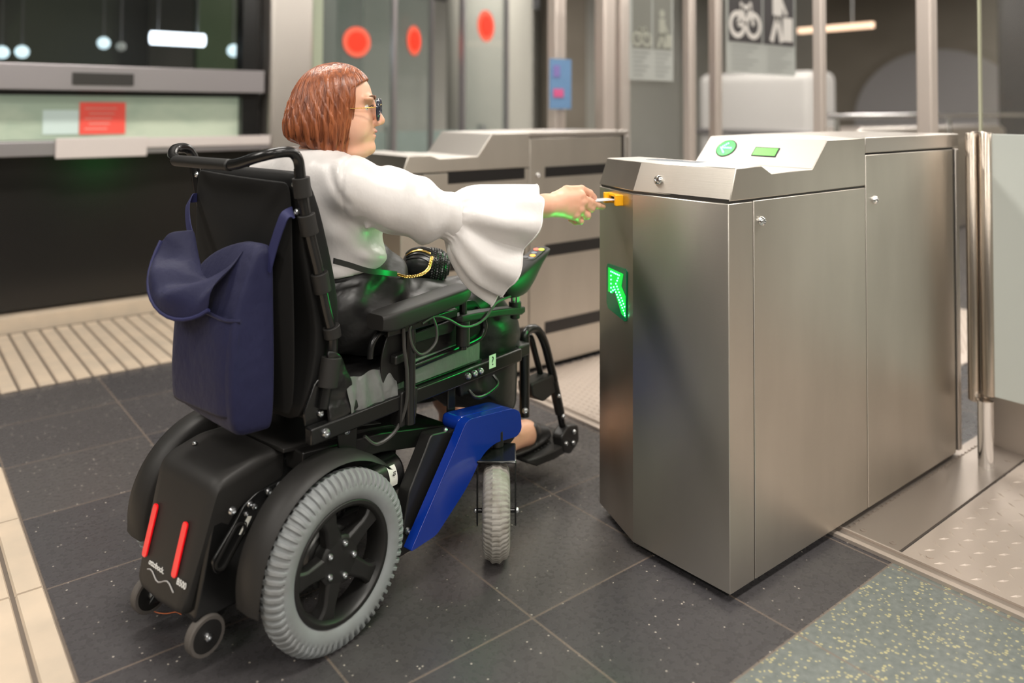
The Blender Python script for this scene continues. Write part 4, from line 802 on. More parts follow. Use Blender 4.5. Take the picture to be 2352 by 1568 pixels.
# leg rests
def legrest(s_):
    k = s_; V = .182 * k
    mb = MB(); cbox(mb, .745, .80, .17 * k, .215 * k, .425, .462); mb.build('hanger_clamp', PLASTIC, chair, bev=.006)
    mb = MB(); mb.tube([c3(.815, V, .235), c3(.815, V, .47)], .0155, 18); mb.build('hanger_tube', PAINT, chair)
    mb = MB(); mb.tube(spline([c3(.812, V, .462), c3(.820, V, .480), c3(.845, V, .486), c3(.880, V, .474), c3(.915, V, .430), c3(.945, V, .360), c3(.965, V, .305)], 5), .0135, 16); mb.build('hanger_bow', PAINT, chair)
    mb = MB(); mb.tube(spline([c3(.850, V - .03 * k, .33), c3(.848, V - .03 * k, .40), c3(.862, V - .03 * k, .448), c3(.885, V - .03 * k, .446), c3(.905, V - .03 * k, .40), c3(.935, V - .028 * k, .32)], 5), .010, 14); mb.build('inner_bow', PAINT, chair)
    mb = MB(); cprism(mb, rpoly([(.838, .325), (.955, .325), (.972, .27), (.90, .255), (.845, .285)], .010), V - .045 * k, V + .010 * k); mb.build('swing_block', PLASTIC2, chair, bev=.004)
    mb = MB(); mb.tube([c3(.962, V, .30), c3(1.00, V, .19)], .0155, 16); mb.build('telescope_tube', PLASTIC, chair); mb = MB(); mb.tube([c3(.995, V, .205), c3(1.02, V, .13)], .0115, 14); mb.build('footplate_tube', PAINT, chair)
    if s_ > 0: bolt(chair, c3(.802, V + .012, .258), (-.5, -.85, 0), .009); bolt(chair, c3(.968, V + .017, .255), RT, .006); bolt(chair, c3(.992, V + .017, .185), RT, .007)
    mb = MB(); cprism(mb, rpoly([(.99, .075), (.98, .125), (1.02, .15), (1.075, .135), (1.08, .08), (1.03, .055)], .012), V - .018 * k, V + .022 * k); fb = mb.build('footplate_bracket', PLASTIC, chair, bev=.006, seg=3)
    if s_ > 0: [bolt(fb, c3(u, V + .023, w_), RT, .007) for u, w_ in ((1.045, .122), (1.040, .090), (1.0, .10))]
    sec = []
    for u, lo, hi_, a, b in ((.845, .082, .092, .03, .17), (.87, .070, .096, .018, .19), (.95, .066, .094, .012, .20), (1.03, .066, .094, .012, .20), (1.08, .072, .100, .02, .185)): sec.append([c3(u, a * k, lo), c3(u, a * k, hi_), c3(u, b * k, hi_), c3(u, b * k, lo)])
    mb = MB(); mb.loft(sec); ft = mb.build('footplate', PLASTIC2, chair, fix=True, bev=.006, seg=3)
    if s_ > 0:
        mb = MB()
        for i in range(9):
            for j in range(7): mb.lathe([(.0034, .0), (.0026, .0016), (0, .002)], c3(.90 + i * .017, .05 + j * .018, .0965), (0, 0, 1), 7)
        mb.build('grip_dots', PLASTIC, ft)
legrest(1); legrest(-1)
# ------------------------------------------------------------------ navy bag hanging on the push handle
bag = thing('tote_bag', 'navy blue cloth shoulder bag hanging behind the wheelchair backrest', 'bag', CO, HD)
def wr(a, b, s_): return .006 * math.sin(9 * a + s_) * math.sin(7 * b + 2 * s_)
sec = []
for w_, v0, v1, ub, uf in ((.462, -.080, .135, -.075, -.050), (.454, -.095, .148, -.112, -.045), (.48, -.108, .158, -.140, -.042), (.58, -.109, .160, -.146, -.042), (.66, -.104, .158, -.142, -.043), (.72, -.097, .156, -.132, -.044), (.78, -.083, .156, -.112, -.045), (.83, -.03, .156, -.094, -.047), (.858, .07, .153, -.074, -.049)):
    tilt = lambda v_: (.15 - v_) * -.04 if w_ < .6 else 0
    sh = rpoly([(uf, v0), (ub, v0 + .012), (ub - .004, (v0 + v1) / 2), (ub, v1 - .010), (uf, v1)], [.01, .02, .08, .012, .01], 4); sec.append([c3(a + wr(w_, b, 1) * .6, b, w_ + (.045 * (b - .15) / -.26 * -1 if w_ < .55 else 0) * 0 + ((.15 - b) * .10 if w_ < .52 else 0)) for a, b in sh])
mb = MB(); mb.loft(sec); bb = mb.build('body', NAVY, bag, fix=True, sub=2, smooth=60)
mb = MB(); sec = []
for i in range(12):
    t = i / 11; v_ = -.103 + .254 * t; e = .022 * abs(2 * t - 1) ** 7; sec.append([c3(-.143 + e, v_, .712 - .004 * math.sin(t * 8)), c3(-.150 + e, v_, .65), c3(-.153 + e, v_, .56), c3(-.148 + e, v_, .50)])
mb.loft(sec, caps=False, closed=False); mb.build('front_pocket', NAVY, bag, solid=.003, sub=1)
mb = MB(); mb.tube([s[0] + Vector((-.002, 0, -.004)) for s in sec], .003, 6, flat=1.5); mb.build('pocket_hem', NAVY, bag)
# drooping flap folded outward: a wide lip hanging towards the camera's left
grid = []
for i in range(15):
    s_ = i / 14
    a = PI * (1.02 * s_ - .03); row = []
    for j in range(9):
        t = j / 8
        # hinge line runs from the left strap down to the middle and up to the right corner
        hv = -.100 + .205 * s_; hw = .868 - .105 * math.sin(PI * min(1, s_ * 1.0)) * .9 - .02 * s_; hu = -.085 - .015 * math.sin(PI * s_)
        ou = -.155 - .050 * math.sin(PI * s_); ov = -.118 + .200 * s_ - .055 * math.sin(PI * s_) * (1 - s_) ; ow = .868 - .165 * math.sin(PI * (.04 + .62 * s_)) + .0 * s_
        k = math.sin(t * PI / 2); u = hu + (ou - hu) * k; v_ = hv + (ov - hv) * t; w_ = hw + (ow - hw) * t + .030 * math.sin(PI * t) * math.sin(PI * s_)
        d = .008 * math.sin(5.5 * s_ * PI + t * 4) * math.sin(PI * t) + .006 * math.sin(3 * s_ + 8 * t) * math.sin(PI * s_); row.append(c3(u - d, v_, w_ + d))
    grid.append(row)
mb = MB(); mb.loft(grid, caps=False, closed=False); mb.build('flap', NAVY, bag, solid=.003, sub=2)
mb = MB(); mb.tube([r_[-1] for r_ in grid], .0045, 8, flat=1.2); mb.build('flap_hem', NAVY2, bag)
def strap(P, hw, m=NAVY2):
    P = [np.array(p, float) for p in P]; mb = MB(); sec = []
    for i, p in enumerate(P):
        t = Vector(P[min(i + 1, len(P) - 1)] - P[max(i - 1, 0)]).normalized(); s_ = t.cross(Vector((-1, 0, 0))).normalized(); n = t.cross(s_); p = Vector(p); sec.append([p - s_ * hw - n * .0012, p + s_ * hw - n * .0012, p + s_ * hw + n * .0012, p - s_ * hw + n * .0012])
    mb.loft(sec); return mb.build('strap', m, bag, fix=True, smooth=40)
strap(spline([c3(-.030, -.186, .930), c3(-.052, -.178, .928), c3(-.068, -.162, .91), c3(-.085, -.125, .872), c3(-.090, -.095, .84)], 4), .011)
strap(spline([c3(-.028, .196, .925), c3(-.046, .194, .922), c3(-.052, .185, .90), c3(-.056, .165, .85), c3(-.060, .150, .80)], 4), .013)

# ------------------------------------------------------------------ the woman (x forward, y left, z up, in the wheelchair's frame)
woman = thing('person', 'seated woman with auburn bob and white bell sleeve blouse reaching out with a card', 'person', CO, HD)
HA = math.radians(-46); HC = np.array((.207, -.034, 1.153)); HF = np.array((math.cos(HA), math.sin(HA), 0)); HL = np.array((-math.sin(HA), math.cos(HA), 0)); HZ = np.array((0, 0, 1.)); HR = np.stack([HF, HL, HZ], 1).astype(np.float32)
def hp(f, l, z): return HC + f * HF + l * HL + z * HZ
def hl(P): return (P - HC.astype(np.float32)) @ HR       # world -> head coordinates
def head_sdf(P):
    q = hl(P); m = q.copy(); m[..., 1] = np.abs(m[..., 1]); E = s_ell
    d = E(q, (-.002, 0, .014), (.082, .073, .080)); d = smin(d, E(q, (.036, 0, .028), (.060, .060, .060)), .03); d = smin(d, E(q, (.036, 0, -.038), (.062, .058, .078)), .03)
    d = smin(d, E(m, (.062, .030, -.048), (.036, .034, .040)), .02); d = smin(d, E(q, (.070, 0, -.098), (.034, .030, .024)), .022); d = smin(d, E(q, (.045, 0, -.112), (.046, .040, .020)), .02)
    d = smin(d, E(m, (.088, .028, .021), (.016, .026, .009)), .012); d = smin(d, E(q, (.088, 0, -.066), (.020, .026, .022)), .014)
    d = smax(d, -E(m, (.110, .033, -.001), (.017, .017, .008)), .012)
    d = smin(d, s_cap(q, (.096, 0, .010), (.1195, 0, -.034), .0075, .0115), .012); d = smin(d, E(m, (.110, .0105, -.041), (.011, .0075, .0075)), .006)
    d = smin(d, E(q, (.1015, 0, -.0605), (.0095, .022, .0058)), .005); d = smin(d, E(q, (.0985, 0, -.0745), (.0092, .018, .0064)), .005)
    d = smax(d, -E(q, (.1075, 0, -.0672), (.009, .022, .0016)), .003); d = smin(d, E(q, (.0965, 0, -.104), (.010, .014, .012)), .012)
    d = smin(d, s_cap(q, (-.012, 0, -.07), (-.030, 0, -.15), .054, .060), .025); d = smin(d, E(m, (-.004, .074, -.012), (.016, .006, .028)), .004)
    return d
# right hand: a forward, b towards the camera (back of the hand), c up
WR = np.array((.603, -.441, .903)); FA = np.array((.975, -.205, -.035)); FA = FA / np.linalg.norm(FA); FB = np.cross(FA, (0, 0, 1.)); FB = FB / np.linalg.norm(FB); FC = np.cross(FB, FA)
def hd(a, b, c): return WR + a * FA + b * FB + c * FC
def hand_sdf(P):
    H = lambda *p: hd(*p)
    d = chain(P, [H(-.20, -.03, -.018), H(-.10, -.008, -.006), H(-.03, 0, -.002), H(0, 0, 0)], [.036, .032, .0262, .0245], .02)
    palm = s_cap(P, H(.005, .0, .010), H(.080, .004, .018), .0185, .0165); palm = smin(palm, s_cap(P, H(.004, 0, -.004), H(.080, .006, .000), .0185, .0160), .012)
    palm = smin(palm, s_cap(P, H(.004, 0, -.012), H(.074, .004, -.017), .0165, .0150), .012); palm = smin(palm, s_cap(P, H(.004, -.002, -.014), H(.062, .000, -.031), .0150, .0130), .012)
    d = smin(d, palm, .016)
    F_ = [([(.080, .008, .018), (.118, .013, .002), (.146, .011, -.008), (.174, .004, -.012)], [.0114, .0102, .0096, .0086]),
          ([(.082, .009, .002), (.122, .012, -.015), (.128, -.012, -.024), (.110, -.024, -.022)], [.0112, .0098, .0088, .0078]),
          ([(.076, .007, -.016), (.110, .010, -.034), (.110, -.013, -.041), (.092, -.022, -.036)], [.0105, .0092, .0084, .0075]),
          ([(.064, .002, -.031), (.092, .003, -.048), (.090, -.015, -.052), (.076, -.020, -.045)], [.0096, .0082, .0075, .0068]),
          ([(.012, -.010, .016), (.052, -.012, .033), (.098, -.003, .036), (.128, -.002, .024), (.147, -.003, .013)], [.0155, .0135, .0108, .0104, .0082])]
    for i, (pts, r_) in enumerate(F_):
        e = chain(P, [H(*p) for p in pts], r_, .004); d = smin(d, e, .007 if i < 4 else .012)
    for p in ((.084, .014, .022), (.087, .018, .003), (.081, .015, -.016), (.069, .009, -.031)): d = smin(d, s_ell(P, H(*p), (.008, .008, .008)), .010)
    return d
SH = np.array((.165, -.165, .965)); EL = np.array((.395, -.315, .885))
def arm_sdf(P): return chain(P, [SH, EL, hd(-.20, -.03, -.018)], [.050, .040, .036], .03)
def leg_sdf(P):
    d = None
    for s_ in (-1, 1):
        y = .118 * s_ if s_ < 0 else .10
        e = chain(P, [(.22, y * .8, .625), (.68, y, .580)], [.066, .060], .03); e = smin(e, chain(P, [(.68, y, .575), (.725, y * 1.02, .42), (.775, y * 1.03, .24), (.800, y * 1.03, .175)], [.058, .052, .038, .033], .02), .03)
        f = chain(P, [(.800, y * 1.03, .150), (.900, y * 1.05, .138), (.985, y * 1.08, .118)], [.036, .030, .020], .02); f = smin(f, s_ell(P, (.792, y * 1.03, .135), (.034, .030, .030)), .015); f = smin(f, s_ell(P, (.885, y * 1.04, .152), (.050, .033, .032)), .02)
        f = smax(f, .104 - P[..., 2], .006); e = smin(e, f, .02); d = e if d is None else np.minimum(d, e)
    return d
def lhand(P):      # left arm resting in the lap
    d = chain(P, [(.17, .165, .96), (.200, .245, .76), (.38, .240, .722)], [.050, .043, .026], .03); pm = chain(P, [(.38, .240, .722), (.44, .240, .718)], [.026, .024], .02); d = smin(d, pm, .02)
    for i in range(4):
        a = (.45, .268 - .018 * i, .720); e = chain(P, [a, (a[0] + .035, a[1], .722), (a[0] + .058, a[1] - .002, .712), (a[0] + .066, a[1] - .002, .698)], [.0100, .0090, .0085, .0072], .004); d = smin(d, e, .007)
    return smin(d, chain(P, [(.39, .225, .718), (.425, .205, .716), (.455, .198, .706)], [.013, .0105, .0085], .004), .010)
def body_sdf(P):
    d = s_ell(P, (.185, 0, .90), (.085, .150, .15)); d = smin(d, s_ell(P, (.20, 0, .73), (.10, .145, .14)), .05); d = smin(d, s_ell(P, (.20, 0, .64), (.11, .14, .07)), .04)
    d = smin(d, s_cap(P, (.16, -.13, .97), (.16, .13, .97), .045, .045), .03); d = smin(d, s_cap(P, (.172, -.01, .96), hp(-.030, 0, -.15), .062, .058), .03)
    d = smin(d, arm_sdf(P), .03); d = smin(d, leg_sdf(P), .03); d = smin(d, lhand(P), .02); return d
full = lambda P: smin(body_sdf(P), head_sdf(P), .02)
armhand = lambda P: smin(arm_sdf(P), hand_sdf(P), .02)
def bounds(P_, m): P_ = np.array(P_); return P_.min(0) - m, P_.max(0) + m
c_ = hp(0, 0, -.02)
hx = [hd(-.16, 0, 0), hd(.18, 0, 0)]; hlo, hhi = bounds(hx, .062)
body = sdf_obj('body', SKIN, [(full, (.02, -.24, .50), (.60, .28, 1.045), .010), (lambda P: smin(head_sdf(P), s_cap(P, (.172, -.01, .96), hp(-.030, 0, -.15), .062, .058), .03), c_ - (.16, .16, .165), c_ + (.16, .16, .15), .0027),
                              (armhand, hlo, hhi, .0021), (leg_sdf, (.60, -.19, .095), (1.03, .17, .52), .0050), (lambda P: lhand(P), (.30, .16, .66), (.56, .32, .78), .0035)], woman, 1)
body['label'] = 'fair skin'
mb = MB()
for l in (-.032, .032): mb.ball(hp(.0812, l, -.001), .0112, 12)
mb.build('eyes', mat('eye_white', (.75, .72, .68), .15), body)
for s_ in (-1, 1):
    mb = MB(); mb.tube([hp(*p) for p in spline([(.104, .012 * s_, .020), (.105, .026 * s_, .027), (.097, .042 * s_, .026), (.083, .052 * s_, .018)], 4)], [.0012] + [.0022] * 10 + [.0018, .0008], 6, flat=1.4); mb.build('eyebrow', mat('brow_brown', (.14, .06, .03), .7), body)
    mb = MB(); mb.tube([hp(*p) for p in spline([(.101, .018 * s_, -.001), (.1025, .028 * s_, .005), (.098, .040 * s_, .003), (.090, .049 * s_, -.004)], 4)], .0012, 6); mb.build('eyelashes', mat('lash', (.02, .015, .012), .6), body)
def lips(P):
    q = hl(P); d = s_ell(q, (.1035, 0, -.0612), (.0088, .021, .0045)); d = np.minimum(d, s_ell(q, (.1008, 0, -.0738), (.0085, .017, .0052))); return smax(d, -s_ell(q, (.1090, 0, -.0672), (.010, .024, .0014)), .001)
sdf_obj('lips', LIP, [(lips, hp(.10, 0, -.067) - .028, hp(.10, 0, -.067) + .028, .0012)], body, 1)
mb = MB(); nc = hd(.143, -.004, .0205); mb.ball(nc, .0062, 8, sc=(1.0, .8, .28)); o = mb.build('thumbnail', mat('nail', (.80, .62, .60), .2), body)

# ---- hair: bob with side parting
def hair_base(q):
    d = s_ell(q, (-.002, 0, .022), (.094, .085, .086)); d = smin(d, s_ell(q, (.020, 0, .028), (.078, .074, .074)), .03); d = smin(d, s_ell(q, (-.032, 0, -.052), (.088, .094, .078)), .055); return smin(d, s_cap(q, (-.010, -.030, -.04), (.002, -.044, -.115), .052, .040), .03)
def edge(z): return np.where(z > .046, .060 + (z - .046) * 1.35, np.where(z > -.05, .060, .060 - (-.05 - z) * .20))
def hair_sdf(P):
    q = hl(P); d = hair_base(q); al = np.arctan2(q[..., 1], q[..., 0] + .01); z = q[..., 2]
    d = d + .0022 * np.sin(al * 26 + 7 * np.sin(z * 22)) * np.clip((.09 - z) * 14, 0, 1) + .0012 * np.sin(al * 61 + z * 30)
    d = smax(d, q[..., 0] - edge(z), .010); hem = -.077 - .36 * (q[..., 0] + .11); d = smax(d, hem - z + .004 * np.sin(al * 17) , .008); return smax(d, -(head_sdf(P) + .000), .003)
HAIRM = mat('auburn_hair', (.13, .034, .013), .36, noise=((1, 1, 1), (.36, .11, .04), .34, .68))
nt = HAIRM.node_tree; [setattr(n.inputs['Scale'], 'default_value', (90, 90, 9)) for n in nt.nodes if n.type == 'MAPPING']
hair = sdf_obj('hair', HAIRM, [(hair_sdf, hp(0, 0, 0) - (.15, .15, .145), hp(0, 0, 0) + (.15, .15, .13), .0028)], woman, 1)
def surf(dirs, org):     # point of the hair shell along each direction
    dirs = np.array(dirs, np.float32); dirs /= np.linalg.norm(dirs, axis=1)[:, None]; r_ = np.full(len(dirs), .20, np.float32)
    for _ in range(40): r_ -= hair_base(org + dirs * r_[:, None]) * .8
    return org + dirs * r_[:, None]
org = np.array((-.012, 0, -.01), np.float32); rng = np.random.RandomState(5)
mb = MB(); N = 1150
for i in range(N):
    al = rng.uniform(-PI, PI); front = abs(al) < .95
    pr = (rng.uniform(-.055, .060), .026); a_ = np.array((math.cos(al), math.sin(al)))
    # swept from the parting down to the hem
    tmax = rng.uniform(.90, 1.03); pts = []; wob = rng.uniform(-.10, .10); ph = rng.uniform(0, 6)
    zb = -.073 - .36 * (a_[0] * .09 - .01 + .11) + rng.uniform(-.004, .010)
    for k in range(13):
        t = k / 12; 
        aa = al + wob * math.sin(t * 3 + ph) ; hx_ = (pr[0] * (1 - t) ** 1.6 + math.cos(aa) * .1 * min(1, t * 1.6)); hy_ = (pr[1] * (1 - t) ** 1.6 + math.sin(aa) * .1 * min(1, t * 1.6)); hz_ = .105 * (1 - t) + (zb) * t + .010
        pts.append((hx_, hy_, hz_ + .035 * math.sin(PI * t)))
    P = surf(np.array(pts) - org, org); ok = P[:, 0] < edge(P[:, 2]) + .004; hemv = -.078 - .36 * (P[:, 0] + .11); ok &= P[:, 2] > hemv - .006
    n_ok = 0
    while n_ok < 13 and ok[n_ok]: n_ok += 1
    if n_ok < 6: continue
    P = P[:n_ok]; r0 = rng.uniform(.0007, .0019); off = rng.uniform(-.0010, .0008); nrm = P - org; nrm /= np.linalg.norm(nrm, axis=1)[:, None]; P = P + nrm * off
    rad = [r0 * (.35 + .65 * math.sin(min(1, j / 3) * PI / 2)) * (1 if j < n_ok - 3 else (n_ok - j) / 3.2) for j in range(n_ok)]
    mb.tube([hp(*p) for p in P], rad, 6, flat=.7)
mb.build('locks', HAIRM, hair, sub=1)
# ---- glasses
gl_ = MB(); FRM = mat('dark_frame', (.03, .033, .05), .15)
mb = MB(); mb.tube([hp(.1175, -.010, .004), hp(.121, 0, .007), hp(.1175, .010, .004)], .0015, 8); gls = mb.build('eyeglasses', GOLD, woman)
for s_ in (-1, 1):
    ring_ = [hp(.1165 - .10 * abs(.033 + .0255 * math.cos(t)) ** 1.0 * .12 - .004 * 0, s_ * (.0335 + .0255 * math.cos(t)), -.006 + .0245 * math.sin(t) * (1 if math.sin(t) > 0 else 1.05)) for t in np.linspace(0, 2 * PI, 41)]
    mb = MB(); mb.tube(ring_, .0028, 8, caps=False, flat=1.5); mb.build('rim', FRM, gls)
    mb = MB(); mb.add(ring_[:-1], [tuple(range(40))]); mb.build('lens', glass('lens', (.25, .28, .32), .22, .02), gls, smooth=0)
    mb = MB(); mb.tube([hp(*p) for p in ((.114, .058 * s_, .000), (.108, .064 * s_, -.001), (.07, .0735 * s_, -.003), (.01, .080 * s_, -.005), (-.02, .078 * s_, -.012))], .0012, 8); mb.build('temple', GOLD, gls)

# ---- blouse
BL = mat('white_blouse', (.66, .63, .615), .32, sheen=.3, bump=((26, 26, 18), .25, .010))
def blouse_sdf(P):
    x, y, z = P[..., 0], P[..., 1], P[..., 2]
    d = s_ell(P, (.190, -.002, .905), (.108, .180, .145)); d = smin(d, s_ell(P, (.215, 0, .775), (.125, .172, .12)), .06); d = smin(d, s_ell(P, (.262, -.065, .885), (.075, .075, .07)), .04); d = smin(d, s_ell(P, (.262, .065, .885), (.075, .075, .07)), .04)
    d = smin(d, chain(P, [(.160, -.150, .985), (.155, 0, 1.000), (.160, .150, .985)], [.052, .060, .052], .03), .04); d = smin(d, s_cap(P, (.165, -.005, .985), (.160, -.012, 1.046), .080, .066), .03)
    d = smin(d, chain(P, [(.172, -.168, .962), (.245, -.225, .925), (.305, -.270, .898), (.352, -.305, .882)], [.066, .073, .066, .050], .03), .028)
    d = smin(d, chain(P, [(.170, .165, .960), (.200, .240, .77), (.33, .245, .725)], [.062, .060, .046], .03), .028)
    # folds
    L = lambda a_, b_, k, s_: 1.6 * k * np.exp(-(s_cap(P, a_, b_, 0, 0) / s_) ** 2)
    d = d - L((.05, -.185, .922), (.140, -.195, .886), .009, .016) - L((.06, -.18, .888), (.175, -.20, .866), .008, .013) + L((.05, -.185, .905), (.155, -.20, .878), .009, .013) + L((.15, -.215, .872), (.27, -.255, .835), .008, .016) - L((.12, -.20, .80), (.26, -.17, .79), .006, .018) + L((.14, -.19, .835), (.28, -.18, .815), .007, .018)
    d = d - L((.235, -.21, 1.00), (.275, -.265, .955), .006, .014) + L((.215, -.20, 1.00), (.24, -.27, .93), .005, .014) + L((.10, -.14, 1.02), (.12, -.19, .93), .004, .012)
    a = (x - .172) * .80 + (-y - .168) * .60; f = .0085 * np.sin(70 * a - 40 * (z - .9) + 3 * np.sin(14 * z)) * np.clip((a - .10) * 9, 0, 1) * (y < -.20)
    g = .0075 * np.sin(46 * z + 16 * y + 9 * np.sin(9 * x + 5 * y)) * np.clip(1 - np.abs(z - .775) / .075, 0, 1)
    w_ = .0050 * np.sin(58 * (z + .55 * x) - 10 * y) * np.exp(-((z - .865) / .05) ** 2 - ((y + .165) / .05) ** 2)
    d = d + f + g + w_
    seam = np.abs((x - .170) * .55 + (-y - .150) * .83) ; d = d + .0030 * np.exp(-(seam / .004) ** 2) * (y < -.09) * (z > .90)
    return d
def blouse_shell(P):
    d = blouse_sdf(P); z = P[..., 2]; x = P[..., 0]
    d = smax(d, (.742 + .14 * (x - .12) + .55 * np.clip(x - .25, 0, 1)) - z, .004); q = hl(P); d = smax(d, z - (1.052 + .10 * (x - .16)), .006)
    return smax(d, -(s_ell(P, (.235, -.02, 1.055), (.062, .052, .062))), .006)
blouse = sdf_obj('blouse', BL, [(blouse_shell, (.03, -.40, .70), (.46, .31, 1.075), .0042)], woman, 1); blouse['label'] = 'white satin blouse'
mb = MB(); NS = 72; rows = []
TT = spline([(.325, -.284, .938), (.352, -.303, .934), (.395, -.332, .956), (.47, -.380, .953), (.548, -.424, .949)], 5); BB = spline([(.315, -.282, .842), (.338, -.308, .826), (.335, -.325, .790), (.370, -.352, .728), (.428, -.388, .682)], 5)
LW = spline([(.050,), (.044,), (.062,), (.074,), (.064,)], 5); lat = np.array((-.36, -.93, 0))
for j, (t_, b_, l_) in enumerate(zip(TT, BB, LW)):
    s_ = j / (len(TT) - 1); c = (t_ + b_) / 2; vv = (b_ - t_) / 2; row = []
    for k in range(NS):
        p = 2 * PI * k / NS; cp_, sp_ = math.cos(p), math.sin(p); fold = max(0, s_ - .15); am = .60 * min(1, fold * 1.6)
        gath = .07 * math.exp(-((s_ - .27) / .12) ** 2) * math.sin(22 * p)
        r_ = 1 + am * (.55 * math.sin(5 * p + 1.1 + 1.6 * s_) + .35 * math.sin(9 * p + 2.3)) * (.35 + .65 * (1 - cp_) / 2) * (1 if sp_ > 0 else .8) + gath
        row.append(Vector(c - vv * cp_ * (1 + (r_ - 1) * .45) + lat * float(l_[0]) * sp_ * r_ * (1 - .25 * cp_ * -1 * s_) * (1 - .45 * max(0, -cp_) ** 3 * s_)))
    rows.append(row)
mb.loft(rows, caps=False); slv = mb.build('bell_sleeve', BL, blouse, solid=.0022, sub=1)
mb = MB(); hemr = [rows[-1][k] * 1 for k in range(NS)] + [rows[-1][0]]; mb.tube(hemr, .0024, 6, caps=False); mb.build('sleeve_hem', BL, slv)
# ---- skirt and shoes
SK = mat('black_satin_skirt', (.009, .0085, .0085), .42, sheen=.03, bump=((9, 26, 18), .35, .012))
def skirt_sdf(P):
    x, y, z = P[..., 0], P[..., 1], P[..., 2]
    d = s_ell(P, (.205, 0, .655), (.150, .190, .125)); d = smin(d, s_ell(P, (.23, 0, .755), (.120, .158, .06)), .05)
    for s_ in (-1, 1): d = smin(d, chain(P, [(.56, .105 * s_, .52), (.575, .115 * s_, .34)], [.075, .085], .03), .03)
    for s_ in (-1, 1): d = smin(d, chain(P, [(.26, .105 * s_, .625), (.66, .108 * s_, .590), (.70, .11 * s_, .50), (.69, .11 * s_, .30)], [.092, .072, .092, .105], .04), .03)
    d = smin(d, s_ell(P, (.52, 0, .600), (.17, .12, .060)), .04); d = smin(d, s_ell(P, (.315, -.03, .715), (.095, .13, .085)), .04)
    leg = np.clip((x - .58) * 12, 0, 1) * np.clip((.60 - z) * 10, 0, 1); d = d + leg * (.008 * np.sin(34 * y + 20 * x + 4 * z) + .005 * np.sin(71 * y - 15 * x + 9 * z))
    up = np.clip((.5 - x) * 6, 0, 1); d = d + up * .0045 * np.sin(55 * (z - .75 * x) + 12 * y) + .003 * np.sin(40 * (x + z) + 25 * y) * (z > .5)
    d = smax(d, (.325 + .05 * np.sin(17 * x + 9 * y)) - z, .006); return smax(d, (.538 - z) - np.clip((x - .50) * 6, 0, 1), .01)
sdf_obj('skirt', SK, [(skirt_sdf, (.03, -.26, .25), (.85, .26, .83), .0058)], woman, 1)['label'] = 'black skirt'
SHO = mat('black_shoe', (.015, .014, .014), .45)
for s_ in (-1, 1):
    y = -.1215 if s_ < 0 else .103
    def shoe(P, y=y):
        x, z = P[..., 0], P[..., 2]; d = leg_sdf(P) - .004; d = smin(d, s_ell(P, (.90, y * 1.04, .112), (.125, .040, .014)), .01)
        top = np.where(x > .905, .172 - 0 * x, .118 + .030 * np.clip((.80 - x) * 20, 0, 1)); strp = np.abs(z - .205) < .010
        cut = smax(z - top, 0 * z - 1, .001); d1 = smax(d, cut, .004); d1 = smax(d1, P[..., 2] - .175, .004); d1 = smax(d1, np.abs(P[..., 1] - y * 1.04) - .075, .002); return smax(d1, .0975 - z, .003)
    sdf_obj('shoe', SHO, [(shoe, (.72, y - .09, .09), (1.06, y + .09, .22), .0032)], woman, 1)
# ------------------------------------------------------------------ what she holds and carries
card = thing('ticket_card', 'white travel card held between thumb and finger at the yellow slot', 'card', CO, HD)
mb = MB(); c0 = hd(.128, -.002, .0045); c1 = hd(.218, -.002, .006)
mb.obox((c0 + c1) / 2, (c1 - c0) / 2, FB * .022, FC * .0009); cb = mb.build('card', mat('card_white', (.82, .82, .88), .3), card, smooth=0)
mb = MB(); mb.obox((c0 + c1) / 2 + FC * .0011 + FA * .022 + FB * .004, FA * .008, FB * .010, FC * .0002); mb.build('green_print', mat('card_green', (.05, .35, .2), .4), cb, smooth=0)
hb = thing('handbag', 'small black woven leather handbag with gold zip on her lap', 'handbag', CO, HD)
BC = np.array((.505, -.072, .716)); bA = np.array((.765, -.635, -.10)); bA /= np.linalg.norm(bA); bK = np.array((-.64, -.77, 0.)); bZ = np.cross(bK, bA); bZ = bZ * np.sign(bZ[2])
def brad(a): return .0495 * (1 - abs((a - .002) / .067) ** 3.2) ** .5
def bgp(a, th, k=0): r_ = brad(a) + k; return BC + a * bA + r_ * math.cos(th) * bK + r_ * .96 * math.sin(th) * bZ
LEA = mat('black_leather', (.013, .014, .014), .28)
mb = MB(); mb.loft([[bgp(a, t) for t in np.linspace(0, 2 * PI, 41)[:-1]] for a in np.concatenate([[-.0645, -.063, -.060], np.linspace(-.055, .058, 14), [.063, .066, .0685]])]); bgb = mb.build('body', LEA, hb, fix=True, sub=1)
for dt in (-.52, -.26, .26, .5):
    mb = MB(); mb.tube([bgp(a, 1.12 + dt - .55 * max(0, (a + .03) / .04) ** 2 * .6, .0006) for a in np.linspace(-.058, .008, 22)], .0021, 6); mb.build('piping', LEA, hb)
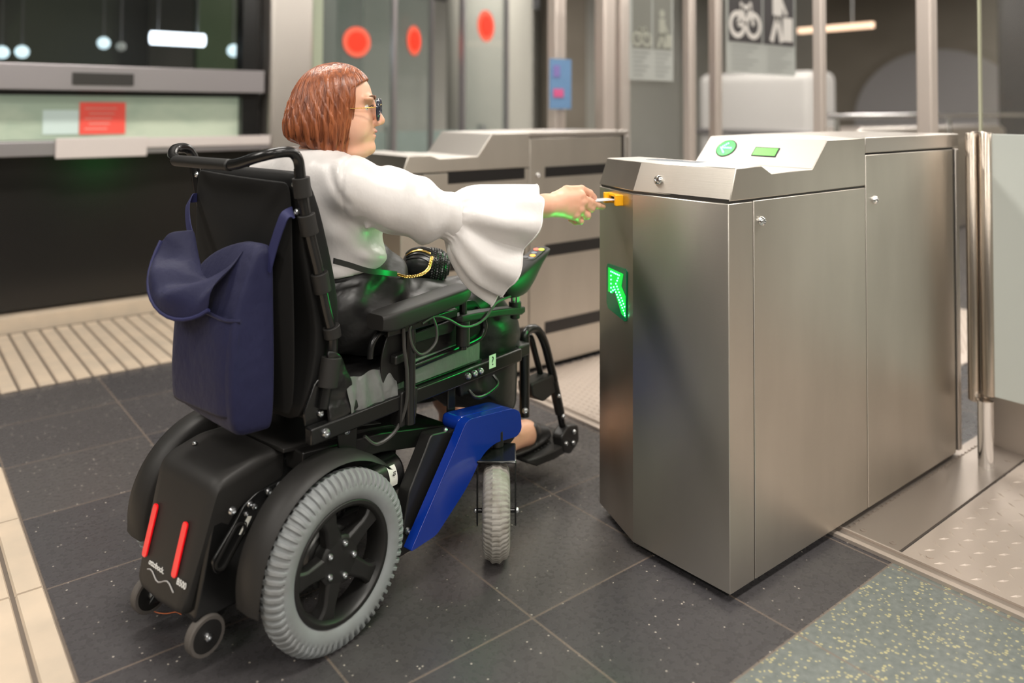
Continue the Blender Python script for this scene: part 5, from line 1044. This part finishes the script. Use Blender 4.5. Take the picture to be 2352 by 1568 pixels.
mb = MB(); zp = [(bgp(a, 1.12 + .075 - .33 * max(0, (a + .03) / .04) ** 2, .0018), bgp(a, 1.12 - .075 - .33 * max(0, (a + .03) / .04) ** 2, .0018)) for a in np.linspace(-.058, .006, 40)]
mb.loft([[p[0] for p in zp], [p[1] for p in zp]], caps=False, closed=False); mb.build('zip', GOLD, hb, solid=.0018)
mb = MB()
for i in range(8):
    for j in range(24):
        a = .012 + i * .0072; th = -1.0 + j * .165 + (i % 2) * .082
        if a > .064: continue
        c = Vector(bgp(a, th)); N_ = (c - Vector(BC + a * .55 * bA)).normalized(); T_ = (Vector(bgp(a, th + .1)) - c).normalized(); A_ = N_.cross(T_); d_ = (T_ * .85 + A_ * (.55 if i % 2 else -.55)).normalized(); n2 = N_.cross(d_)
        mb.add([c + d_ * v[0] + n2 * v[1] + N_ * v[2] for v in [(-.0068, 0, -.001), (0, -.0038, 0), (.0068, 0, -.001), (0, .0038, 0), (-.0028, 0, .0042), (.0028, 0, .0042)]], [(0, 1, 5, 4), (1, 2, 5), (2, 3, 4, 5), (3, 0, 4)])
mb.build('woven_leather', LEA, bgb, sub=1, fix=True)
ATT = bgp(.010, .62, .003)
chn = spline([c3(.305, .170, .735), c3(.345, .165, .722), c3(.400, .158, .718), ATT * .45 + np.array((.40, -.158, .718)) * .55 + np.array((.01, 0, -.006)), ATT], 11)
mb = MB()
for i in range(len(chn) - 1):
    a = Vector(chn[i]); b = Vector(chn[i + 1]); d = (b - a).normalized(); u_ = d.orthogonal().normalized(); w2 = d.cross(u_); q = (u_ if i % 2 else w2)
    mb.tube([a - d * .003 + d * .011 * .5 * (1 - math.cos(t)) + q * .0035 * math.sin(t) for t in np.linspace(0, 2 * PI, 11)], .0013, 6, caps=False)
mb.build('gold_chain', GOLD, hb)
sp_ = spline([c3(.10, .175, .80), c3(.14, .183, .785), c3(.19, .188, .765), c3(.25, .184, .750), c3(.30, .172, .737)], 5); mb = MB(); sec = []
for i, p in enumerate(sp_): p = Vector(p); q = Vector((.1, 0, 1)).normalized() * .0065; n = Vector((.35, -.9, 0)) * .0014; sec.append([p - q - n, p + q - n, p + q + n, p - q + n])
mb.loft(sec); mb.build('strap', LEA, hb, fix=True)
